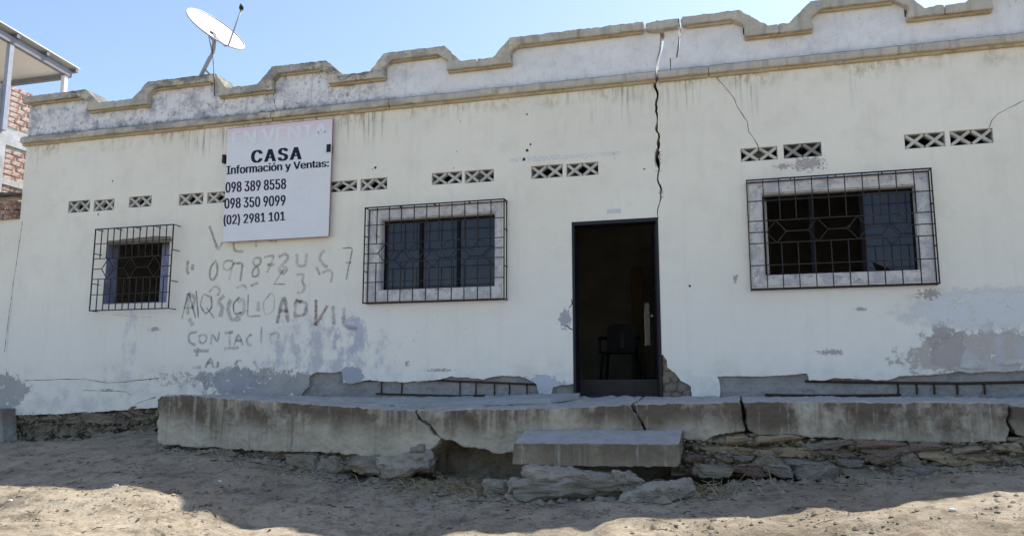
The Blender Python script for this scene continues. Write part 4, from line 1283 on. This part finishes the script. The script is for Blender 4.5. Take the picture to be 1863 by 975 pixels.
def packed_crumbs(parent, n, xa, xb, za, zb_, y, seed, mat):
    r_ = random.Random(seed)
    parts = []
    for i in range(n):
        x, z, s_ = r_.uniform(xa, xb), r_.uniform(za, zb_), r_.choice((.012, .016, .022, .03)) * r_.uniform(.7, 1.3)
        yy = y + r_.uniform(-.04, .03)
        V = [(x + r_.uniform(-1, 1) * s_ * 1.4, yy + r_.uniform(-1, 1) * s_, z + r_.uniform(-1, 1) * s_) for _ in range(6)]
        c_ = Vector(V[0]).lerp(Vector(V[1]), .5)
        V = [(x + s_ * r_.uniform(.7, 1.5), yy, z), (x, yy - s_ * r_.uniform(.6, 1.1), z), (x, yy, z + s_ * r_.uniform(.5, 1)), (x - s_ * r_.uniform(.7, 1.5), yy, z), (x, yy + s_, z), (x, yy, z - s_ * r_.uniform(.5, 1))]
        parts.append((V, [(0, 2, 1), (1, 2, 3), (3, 2, 4), (4, 2, 0), (0, 1, 5), (1, 3, 5), (3, 4, 5), (4, 0, 5)]))
    V, F = merge(parts)
    o = mesh_obj('packed_crumbs', V, F, mat, parent)
    o['kind'] = 'stuff'
packed_crumbs(foot, 1100, -.7, 4.1, .80, 1.12, -1.21, 51, 'core')
packed_crumbs(foot, 500, -.7, 4.1, .76, .98, -1.24, 52, 'dirt')
packed_crumbs(hang, 600, -6.5, -3.6, .70, .83, -1.15, 53, 'core')
packed_crumbs(fnd, 500, -10.4, -7.1, .86, 1.26, .03, 54, 'core')

# step
def step_block():
    a, b = (-2.295, -1.68, 1.057), (-0.62, -1.68, 1.086)
    z0 = (-1.46, -1.68, 0.843)[2]
    out = ragged([(a[0], z0), (a[0] + .6, z0 - .005), (b[0] - .25, z0 + .01), (b[0] - .02, z0 + .02)], 101, .007, .05) + [(b[0], z0 + .06), (b[0], b[2] - .01), (a[0] + .3, a[2] + .004), (a[0] + .01, a[2])]
    zm = (a[2] + b[2]) / 2
    o = prism('step', out, 'step', None, -1.68, -1.215, back=lambda x, z: (x, z + .115 if z > zm - .1 else z + .1))
    worn(o, 0.012, 0.030, 0.13, 0.010)
    return tag(o, 'heavy concrete doorstep block propped on rubble below the pavement', 'step')
step_block()

# loose rocks
ROCKS = [
    ((-1.603, -1.75, 0.645), (1.28, .55, .27), 31, 'stone_grey', 'long grey conglomerate chunk lying under the doorstep', (0, -.06, .02)),
    ((-1.769, -1.74, 0.766), (.80, .45, .13), 32, 'stone_pale', 'pale flat concrete slab piece on top of the long chunk', (.05, .10, .05)),
    ((-0.82, -1.95, 0.638), (.74, .30, .16), 37, 'stone_pale', 'long flat concrete fragment right of the doorstep rubble', (.1, -.20, .12)),
    ((-2.405, -1.7, 0.598), (.36, .3, .20), 33, 'stone_grey', 'rounded grey rock at the mouth of the hollow', (0, .1, .2)),
    ((-2.078, -1.85, 0.531), (.46, .25, .11), 34, 'stone_pale', 'flat pale rock at the lower left of the long chunk', (0, .03, .3)),
    ((-1.932, -1.95, 0.477), (.22, .12, .06), 35, 'stone_pale', 'thin pale shard in front of the long chunk', (0, -.15, .3)),
    ((-1.165, -1.92, 0.785), (.15, .12, .09), 36, 'stone_pale', 'small square fragment on the right end of the long chunk', (0, .45, .2)),
    ((-1.306, -1.98, 0.565), (.26, .18, .08), 39, 'stone_grey', 'low brownish stone between the two longest fragments', (0, .05, .1)),
    ((-2.176, -1.78, 0.646), (.26, .25, .17), 40, 'stone_pale', 'white stone wedged under the left end of the doorstep', (0, -.2, .2)),
    ((-1.121, -1.8, 0.702), (.34, .3, .13), 41, 'stone_pale', 'pale pointed piece at the right end of the long chunk', (0, .12, .1))]
for loc, sz, sd, m, lab, rot in ROCKS:
    o = link('rock', hull_mesh('rock', sz, sd, m, 26, 8 if sz[0] > .6 else 5, 0.21), None)
    o.location = loc
    o.rotation_euler = rot
    tag(o, lab, 'rock', 'loose rubble below the doorstep')

# ------------------------------------------------------------------ sign
sgn = thing('sale_sign', (-6.166, -0.07, 3.654), 'white sale sign with dark phone numbers and faded pink top edge', 'sign')
q = [(-6.988, 3.651), (-5.337, 3.652), (-5.335, 5.306), (-7.007, 5.305)]
M['sign'] = sign_panel_material((q[2][1] + q[3][1]) / 2)
prism('panel', q, 'sign', sgn, -0.08, -0.055)
def lerp2(u, v):
    b_ = Vector(q[0]).lerp(Vector(q[1]), u)
    t_ = Vector(q[3]).lerp(Vector(q[2]), u)
    return b_.lerp(t_, v)
for (a, b) in (((0, 1), (1, 1)), ((0, 0), (1, 0)), ((1, 0), (1, 1))):
    p0, p1 = lerp2(*a), lerp2(*b)
    tube('edging', [(p0.x, -.07, p0.y), (p1.x, -.07, p1.y)], .011, 'edge', sgn, 4, False)
box('bracket', (-5.407, 4.941)[0], (-5.347, 4.936)[0], -.09, -.01, (-5.377, 4.829)[1], (-5.381, 4.939)[1], 'black', sgn)
box('bracket', (-7.081, 4.925)[0], (-7.044, 4.922)[0], -.075, -.01, (-7.074, 4.81)[1], (-7.082, 4.933)[1], 'black', sgn)

try:        # the grotesque that ships inside Blender; else its built-in face
    import os
    FONT = bpy.data.fonts.load(os.path.join(bpy.utils.system_resource('DATAFILES', path='fonts'), 'Inter.woff2'))
except Exception:
    FONT = None
def text_mesh(s, bold):
    cu_ = bpy.data.curves.new('t', 'FONT')
    cu_.body = s
    if FONT:
        cu_.font = FONT
    cu_.size = 1.0
    cu_.space_character = 1.22 if s == 'CASA' else 1.0
    cu_.extrude = 0.0
    cu_.resolution_u = 4
    ob = bpy.data.objects.new('t', cu_)
    C.objects.link(ob)
    bpy.context.view_layer.update()
    dg = bpy.context.evaluated_depsgraph_get()
    me = bpy.data.meshes.new_from_object(ob.evaluated_get(dg))
    bpy.data.objects.remove(ob)
    bpy.data.curves.remove(cu_)
    return me
def lettering(s, bl, br, tr, tl, bold, mat, y=-.0815):
    """set a line of text into the four corners given in (x, z) on the panel"""
    me = text_mesh(s, bold)
    co = np.array([v.co[:2] for v in me.vertices])
    lo, hi = co.min(0), co.max(0)
    for v in me.vertices:
        u, t = (v.co.x - lo[0]) / (hi[0] - lo[0]), (v.co.y - lo[1]) / (hi[1] - lo[1])
        p = Vector(bl).lerp(Vector(br), u).lerp(Vector(tl).lerp(Vector(tr), u), t)
        v.co = (p.x, y, p.y)
    base = [v.co.copy() for v in me.vertices]
    # one part for each word: split where the gap between letters is wide
    nv = len(me.vertices)
    par = list(range(nv))
    def find(i):
        while par[i] != i:
            par[i] = par[par[i]]
            i = par[i]
        return i
    for p in me.polygons:
        r0 = find(p.vertices[0])
        for i in p.vertices[1:]:
            par[find(i)] = r0
    ext = {}
    for i in range(nv):
        e = ext.setdefault(find(i), [9e9, -9e9])
        e[0], e[1] = min(e[0], co[i][0]), max(e[1], co[i][0])
    cuts, end = [], None
    for a_, b_ in sorted(ext.values()):
        if end is not None and a_ - end > 0.17:
            cuts.append((a_ + end) / 2)
        end = b_ if end is None else max(end, b_)
    words = {}
    for p in me.polygons:
        words.setdefault(sum(co[p.vertices[0]][0] > c_ for c_ in cuts), []).append(p)
    for ps in words.values():
        ids = {}
        F = [tuple(ids.setdefault(i, len(ids)) for i in p.vertices) for p in ps]
        wd = (Vector(br) - Vector(bl)) / (hi[0] - lo[0])
        V = [base[i] + Vector((wd.x * sh, -0.0004 * n_, wd.y * sh)) for n_, sh in enumerate((0, -bold, bold, -bold * .5, bold * .5)) for i in ids]
        F = [tuple(i + n_ * len(ids) for i in f) for n_ in range(5) for f in F]
        o = mesh_obj('lettering', V, F, mat, sgn)
    bpy.data.meshes.remove(me)
lettering('EN VENTA', (-6.905, 5.051), (-5.402, 5.059), (-5.409, 5.249), (-6.917, 5.256), .04, 'ghost')
lettering('CASA', (-6.58, 4.766), (-5.806, 4.757), (-5.806, 4.943), (-6.585, 4.952), .05, 'ink')
lettering('Información y Ventas:', (-6.978, 4.595), (-5.368, 4.594), (-5.373, 4.727), (-6.988, 4.757), .034, 'ink')
lettering('098 389 8558', (-6.982, 4.362), (-6.02, 4.352), (-6.027, 4.502), (-6.991, 4.515), .034, 'ink')
lettering('098 350 9099', (-6.986, 4.13), (-6.018, 4.117), (-6.025, 4.266), (-6.995, 4.282), .034, 'ink')
lettering('(02) 2981 101', (-6.984, 3.875), (-6.016, 3.884), (-6.023, 4.04), (-6.994, 4.043), .034, 'ink')

# ------------------------------------------------------------------ satellite dish on the parapet
dsh = thing('satellite_dish', (-7.7, 0.1, ZT), 'white satellite dish on a bent pipe mast clamped to the parapet', 'satellite dish')
nrm = Vector((0.687, -0.223, 0.666)).normalized()
cen = Vector((-7.452, 0.12, 6.976))
ax = Vector((nrm.z, 0, -nrm.x)).normalized()
ay = nrm.cross(ax)
V, F = [], []
NR, NA = 10, 48
ra, rb_ = 0.475, 0.46
for side in (0, 1):
    for i in range(NR + 1):
        t = i / NR
        for j in range(NA):
            a = 2 * math.pi * j / NA
            d = 0.09 * (t * t - 1) - side * 0.014
            p = cen + ax * (ra * t * math.cos(a)) + ay * (rb_ * t * math.sin(a)) + nrm * d
            V.append(p)
n_ = (NR + 1) * NA
for i in range(NR):
    for j in range(NA):
        j2 = (j + 1) % NA
        f = (i * NA + j, (i + 1) * NA + j, (i + 1) * NA + j2, i * NA + j2)
        F.append(f)
        F.append(tuple(k + n_ for k in reversed(f)))
for j in range(NA):
    j2 = (j + 1) % NA
    F.append((NR * NA + j, NR * NA + n_ + j, NR * NA + n_ + j2, NR * NA + j2))
refl = mesh_obj('reflector', V, F, 'dish', dsh, True)
V, F = tube_data([cen + (ax * (ra * math.cos(a)) + ay * (rb_ * math.sin(a))) for a in [2 * math.pi * k / 48 for k in range(49)]], .010, 6, False)
rim = mesh_obj('rim', V, F, 'galv', refl, True)
for p in ((.25, -.2), (-.3, .1)):
    V, F = tube_data([cen + ax * p[0] + ay * p[1] - nrm * .08, cen + ax * p[0] + ay * p[1] - nrm * .06], .012, 8)
    mesh_obj('bolt', V, F, 'galv', refl)
backp = cen - nrm * .11
m0, m1, m2 = Vector((-7.714, 0.12, 6.265)), Vector((-7.495, 0.12, 6.588)), Vector((-7.469, 0.12, 6.794))
m0.z = ZT + .005
tube('mast', [m0, m0.lerp(m1, .5), m0.lerp(m1, .85), m1 + Vector((.012, 0, .02)), m1.lerp(m2, .4) + Vector((.01, 0, 0)), m2, m2 + Vector((.01, 0, .06))], .030, 'galv', dsh, 10)
tube('brace', [m0.lerp(m1, .45), Vector(((-7.391, 0, 6.175)[0], 0.0, ZT + .01))], .014, 'galv', dsh, 8)
V, F = merge([box_data(m0.x - .08, m0.x + .08, .05, .19, ZT + .001, ZT + .012), tube_data([(m0.x - .05, .09, ZT + .01), (m0.x - .05, .09, ZT + .035)], .012, 6), tube_data([(m0.x + .06, .15, ZT + .01), (m0.x + .06, .15, ZT + .035)], .012, 6)])
mesh_obj('foot_plate', V, F, 'galv', dsh)
tube('mount', [m2 + Vector((.0, 0, .02)), backp - nrm * .02, backp + nrm * .03], [.045, .05, .06], 'black', dsh, 8)
lnb = Vector((-6.85, -0.12, 7.108))
rimb = Vector((-7.034, -0.14, 6.544))
tube('feed_arm', [backp + Vector((.05, -.03, -.02)), Vector((-7.105, -0.12, 6.561)), rimb, rimb.lerp(lnb, .5), lnb], .012, 'galv', dsh, 8)
tube('receiver', [lnb - (lnb - rimb).normalized() * .02, lnb + Vector((-.01, 0, .03)), lnb + Vector((-.03, .01, .07))], [.03, .034, .014], 'black', dsh, 8)
tube('cable', [backp + Vector((-.07, -.03, .05)), Vector((-7.446, 0.05, 6.622)), Vector((-7.361, -0.02, 6.369)), Vector((-7.259, -0.125, 6.104)), Vector((-7.233, -0.11, 5.814))], .006, 'black', dsh, 5)
tube('cable', [backp + Vector((-.05, -.03, .0)), Vector((-7.391, 0, 6.466)), Vector((-7.247, -0.13, 6.118)), Vector((-7.192, -0.09, 5.817))], .005, 'galv', dsh, 5)

# ------------------------------------------------------------------ chair inside the doorway
cx, cy, cz = (-1.747, 2.2, 1.743)[0], 2.3, 1.722
ch = thing('armchair', (cx, cy, cz), 'dark plastic armchair standing in the dim room behind the open door', 'chair')
prism('seat', [(cx - .24, cz + .40), (cx + .24, cz + .40), (cx + .24, cz + .43), (cx - .24, cz + .43)], 'black', ch, cy - .24, cy + .24, bevel=.012)
prism('backrest', [(cx - .24, cz + .43), (cx + .24, cz + .43), (cx + .22, cz + .82), (cx + .12, cz + .86), (cx - .12, cz + .86), (cx - .22, cz + .82)], 'black', ch, cy + .20, cy + .235, [[(cx - .03, cz + .5), (cx + .03, cz + .5), (cx + .03, cz + .75), (cx - .03, cz + .75)]])
for s in (-1, 1):
    tube('armrest', [(cx + s * .26, cy - .22, cz + .40), (cx + s * .27, cy - .23, cz + .62), (cx + s * .27, cy, cz + .645), (cx + s * .25, cy + .22, cz + .64)], .024, 'black', ch, 8)
    for t in (-1, 1):
        tube('leg', [(cx + s * .22, cy + t * .22, cz + .405), (cx + s * .26, cy + t * .26, cz + .002)], [.026, .020], 'black', ch, 8)

# ------------------------------------------------------------------ left neighbours
nb = thing('brick_house', (-13.5, 2.5, 0.9), 'brick neighbour house with white roof canopy on steel posts at the left edge', 'house')
NX = -11.9
box('backing_wall', NX - .2, NX - .012, 0.62, 6.0, 0.8, 6.72, 'mortar', nb)
prism_pts = None
brick_me = bpy.data.meshes.new('brick')
V, F = box_data(-.02, .0, 0, .235, 0, .068)
brick_me.from_pydata(V, [], F)
brick_me.materials.append(M['brick'])
zb1, zb2 = 5.70, 5.98      # concrete beam between the brick storeys
z = 4.75
row = 0
while z < 6.74:
    if z + .07 < zb1 or z > zb2:
        y = 0.66 - (row % 2) * .12
        while y < 2.1:
            o = link('brick', brick_me, None, nb)
            o.location = Vector((NX + rnd.uniform(0, .012), max(y, .64), z + rnd.uniform(-.004, .004))) - nb.location
            o.scale = (1, rnd.uniform(.9, 1.0), 1)
            y += .258
    z += .092
    row += 1
box('beam', NX - .2, NX + .03, 0.63, 6.0, zb1, zb2, 'column', nb)
box('beam', NX - .2, NX + .025, 0.63, 6.0, 5.02, 5.12, 'column', nb)
box('column', NX - .3, NX + .045, 0.40, 0.628, 0.8, 6.70, 'column', nb)
box('backing_wall', -17, NX - .302, 0.45, 0.6, 0.8, 6.35, 'column', nb)
# canopy
ca, cb = (-11.7, 0.165, 7.66), (-11.7, 1.9, 7.504)
ex = -11.7
dz = (cb[2] - ca[2]) / (cb[1] - ca[1])
ya, yb = -0.6, cb[1]
def roofz(y): return cb[2] + (y - yb) * dz
V = []
F = []
nxc = 60
for k in range(2):
    for i in range(nxc + 1):
        x = ex - (5.5) * i / nxc
        for y in (ya, yb):
            V.append((x, y, roofz(y) + (.02 if k else .0) + .008 * math.sin(i * 1.9)))
m_ = 2 * (nxc + 1)
for i in range(nxc):
    a = 2 * i
    F.append((a, a + 1, a + 3, a + 2))
    F.append((m_ + a, m_ + a + 2, m_ + a + 3, m_ + a + 1))
    F.append((a, a + 2, m_ + a + 2, m_ + a))
    F.append((a + 1, m_ + a + 1, m_ + a + 3, a + 3))
F.append((0, m_, m_ + 1, 1))
F.append((m_ - 2, m_ - 1, 2 * m_ - 1, 2 * m_ - 2))
mesh_obj('roof_sheet', V, F, 'canopy', nb)
def beam_y(name, x0, x1, d0, d1, mat, y0_=ya + .02, y1_=yb - .02):
    V = []
    for y in (y0_, y1_):
        for x, d in ((x0, d0), (x1, d0), (x1, d1), (x0, d1)):
            V.append((x, y, roofz(y) + d))
    return mesh_obj(name, V, [(0, 1, 2, 3), (7, 6, 5, 4), (0, 4, 5, 1), (1, 5, 6, 2), (2, 6, 7, 3), (3, 7, 4, 0)], mat, nb)
beam_y('edge_beam', ex - .14, ex - .06, -.21, -.09, 'steel', ya + .02, yb - .12)
for y in (yb - .06, yb - .72, yb - 1.35, ya + .3):
    box('purlin', ex - 5.4, ex - .01, y - .03, y + .03, roofz(y) - .085, roofz(y) - .022, 'steel', nb)
beam_y('ceiling', ex - 5.4, ex - .15, -.12, -.10, 'canopy', ya + .05, yb - .10)
box('far_beam', ex - 5.4, ex - .16, yb - .16, yb - .09, roofz(yb) - .21, roofz(yb) - .13, 'steel', nb)
px_ = (-11.8, 0.501, 7.478)
box('post', -11.85, -11.77, px_[1] - .04, px_[1] + .04, 5.90, roofz(px_[1]) - .215, 'pole', nb)
py_ = (-11.82, 1.683, 7.294)
box('post', -11.86, -11.78, py_[1] - .04, py_[1] + .04, 5.6, roofz(py_[1]) - .215, 'canopy', nb)

bw = thing('boundary_wall', (-12, 0.2, 0.8), 'cream boundary wall topped with red bricks and zinc at the left edge', 'wall')
box('wall', -17, XL - .012, 0.02, 0.22, 0.6, 4.22, 'wall', bw)
for k, (zz_, n_) in enumerate(((4.222, 0), (4.30, .12), (4.378, .05), (4.456, .15))):
    x = XL - .06 - n_ * .5
    while x > -13:
        o = box('brick', -.235, 0, -.0, .22, 0, .066, 'brick', bw)
        o.location = Vector((x, -.03 + rnd.uniform(-.02, .02) + .02 * k, zz_)) - bw.location
        o.rotation_euler = (0, rnd.uniform(-.02, .02), rnd.uniform(-.03, .03))
        x -= .25
V, F = [], []
for i in range(81):
    x = XL - .03 - 3.0 * i / 80
    for y in (-.18, .5):
        V.append((x, y, 4.60 + .02 * math.sin(i * 1.5) + .12 * (y + .18)))
for i in range(80):
    F.append((2 * i, 2 * i + 1, 2 * i + 3, 2 * i + 2))
zs = mesh_obj('zinc_sheet', V, F, 'zinc', bw, True)
zs.modifiers.new('thick', 'SOLIDIFY').thickness = .004

pst = worn(prism('concrete_post', ragged([(-11.4, .6), (-10.379, 0.764), (-10.444, 1.147), (-10.485, 1.321), (-11.4, (-10.485, 1.321)[1])], 111, .008, .05, True), 'post', None, -.25, 0.015), 0.015, 0.025, 0.1)
tag(pst, 'low grey concrete pier against the wall foot at the left edge', 'pier')

# ------------------------------------------------------------------ loose material on the ground
def scatter(name, n, fn, area, seed, label, cat, mat):
    r_ = random.Random(seed)
    parts = []
    for i in range(n):
        x, y = area(r_)
        parts.append(fn(r_, x, y, gz(x, y)))
    V, F = merge(parts)
    o = mesh_obj(name, V, F, mat)
    return tag(o, label, cat, None, 'stuff')
def pebble(r_, x, y, z):
    s = r_.choice((.006, .008, .010, .013, .02)) * r_.uniform(.7, 1.5)
    V = []
    a0 = r_.uniform(0, 6)
    for k in range(5):
        a = a0 + k * 1.2566
        V.append((x + math.cos(a) * s * r_.uniform(.7, 1.3), y + math.sin(a) * s * r_.uniform(.7, 1.3), z + s * r_.uniform(.0, .3)))
    V.append((x + r_.uniform(-.3, .3) * s, y, z + s * r_.uniform(.7, 1.1)))
    V.append((x, y, z - s * .6))
    F = [(k, (k + 1) % 5, 5) for k in range(5)] + [((k + 1) % 5, k, 6) for k in range(5)]
    return V, F
def front(r_):
    return r_.uniform(-8.5, 3.6), -1.25 - 3.6 * r_.random() ** 1.1
def clod(r_, x, y, z):
    V, F = pebble(r_, 0, 0, 0)
    k_ = r_.choice((1.2, 1.6, 2.2, 3.0)) * r_.uniform(.7, 1.2)
    return [(x + a * k_, y + b * k_, z + c * k_ * .8) for a, b, c in V], F
def foot_line(r_):
    x = r_.uniform(-6.9, 3.6)
    return x, -1.17 - abs(r_.gauss(0, .16)) - (.12 if x > -.7 else 0)
scatter('crumbled_soil', 2000, clod, foot_line, 21, 'crumbled earth and broken mortar heaped along the pavement foot', 'soil', 'core')
scatter('crumbled_soil', 350, clod, lambda r_: (r_.uniform(-10.4, -6.9), -.02 - abs(r_.gauss(0, .10))), 22, 'crumbled earth along the foot of the left house wall', 'soil', 'core')
scatter('crumbled_soil', 450, clod, lambda r_: (r_.gauss(-1.5, .7), -1.6 - abs(r_.gauss(0, .3))), 23, 'crumbled concrete and earth around the rubble below the doorstep', 'soil', 'core')
def clustered(r_):
    while True:
        x, y = front(r_)
        if noise.noise(Vector((x * 1.1, y * 1.6, 4))) + r_.uniform(-.25, .25) > .05:
            return x, y
scatter('earth_clods', 1500, pebble, clustered, 9, 'small clods of dry earth all over the bank', 'clods', 'dirt')
scatter('gravel', 650, pebble, clustered, 1, 'small pale stones scattered over the bare earth bank', 'gravel', 'stone_grey')
scatter('rubble_crumbs', 500, pebble, lambda r_: (r_.uniform(-6.8, 3.2), -1.2 - abs(r_.gauss(0, .45))), 2, 'crumbled masonry bits along the pavement foot', 'rubble', 'stone_pale')
scatter('brick_crumbs', 120, pebble, lambda r_: (r_.gauss(-.6, 1.2), -1.7 - abs(r_.gauss(0, .5))), 3, 'reddish brick crumbs on the earth below the doorstep', 'rubble', 'stone_red')
def twig(r_, x, y, z):
    l = r_.uniform(.02, .09)
    a = r_.uniform(0, math.pi)
    d = Vector((math.cos(a), math.sin(a), r_.uniform(-.1, .25))) * l
    p = Vector((x, y, z + .006))
    return tube_data([p, p + d * .5 + Vector((0, 0, r_.uniform(0, .01))), p + d], r_.uniform(.0015, .004), 3)
def leaf_bit(r_, x, y, z):
    l = r_.uniform(.012, .04)
    a = r_.uniform(0, math.pi)
    u = Vector((math.cos(a), math.sin(a), r_.uniform(-.3, .3))) * l
    v = Vector((-math.sin(a), math.cos(a), r_.uniform(-.3, .5))) * l * .4
    p = Vector((x, y, z + .010))
    return [p - u, p - v, p + u, p + v], [(0, 1, 2, 3)]
scatter('twigs', 260, twig, clustered, 4, 'dark twigs scattered over the bare earth bank', 'twigs', 'twig')
scatter('dead_leaves', 260, leaf_bit, lambda r_: (r_.gauss(-5.8, 1.0), r_.gauss(-3.6, .6)) if r_.random() < .4 else front(r_), 5, 'dead brown leaf scraps on the sunlit earth', 'leaves', 'twig')
def straw(r_, x, y, z):
    l = r_.uniform(.10, .30)
    a = r_.uniform(0, 2 * math.pi)
    e = r_.uniform(.05, .9)
    d = Vector((math.cos(a) * math.cos(e), math.sin(a) * math.cos(e), math.sin(e))) * l
    p = Vector((x, y, z - .005))
    return tube_data([p, p + d * .6, p + d + Vector((0, 0, -l * .25))], [.0042, .0035, .002], 3)
scatter('dry_grass', 900, straw, lambda r_: (r_.gauss(-2.75, .45), r_.gauss(-1.45, .22)) if r_.random() < .65 else ((r_.gauss(-.35, .15), r_.gauss(-1.8, .12)) if r_.random() < .35 else (r_.uniform(-6, 3), r_.uniform(-2.0, -1.3))), 6, 'dry straw tufts at the mouth of the hollow under the pavement', 'grass', 'straw')
for i, (x, y) in enumerate(((-5.777, -3.197, 0.66)[:2], (-5.37, -2.169, 0.68)[:2], (-6.405, -3.783, 0.62)[:2], (1.324, -3.555, 0.84)[:2], (-4.685, -4.248, 0.55)[:2])):
    o = link('paper_scrap', rock_mesh('paper_scrap', (.05, .03, .02), 60 + i, 2, .6, .5, 'litter'), None)
    o.location = (x, y, gz(x, y) + .006)
    tag(o, ('white paper scrap lying on the sunlit earth near the shadow edge at left', 'grey scrap lying in the shade below the left pavement slab', 'pale scrap lying at the far left of the sunlit earth', 'white scrap lying on the sunlit earth at right', 'tiny pale scrap lowest on the sunlit earth at left')[i], 'litter', 'scraps of litter on the earth')
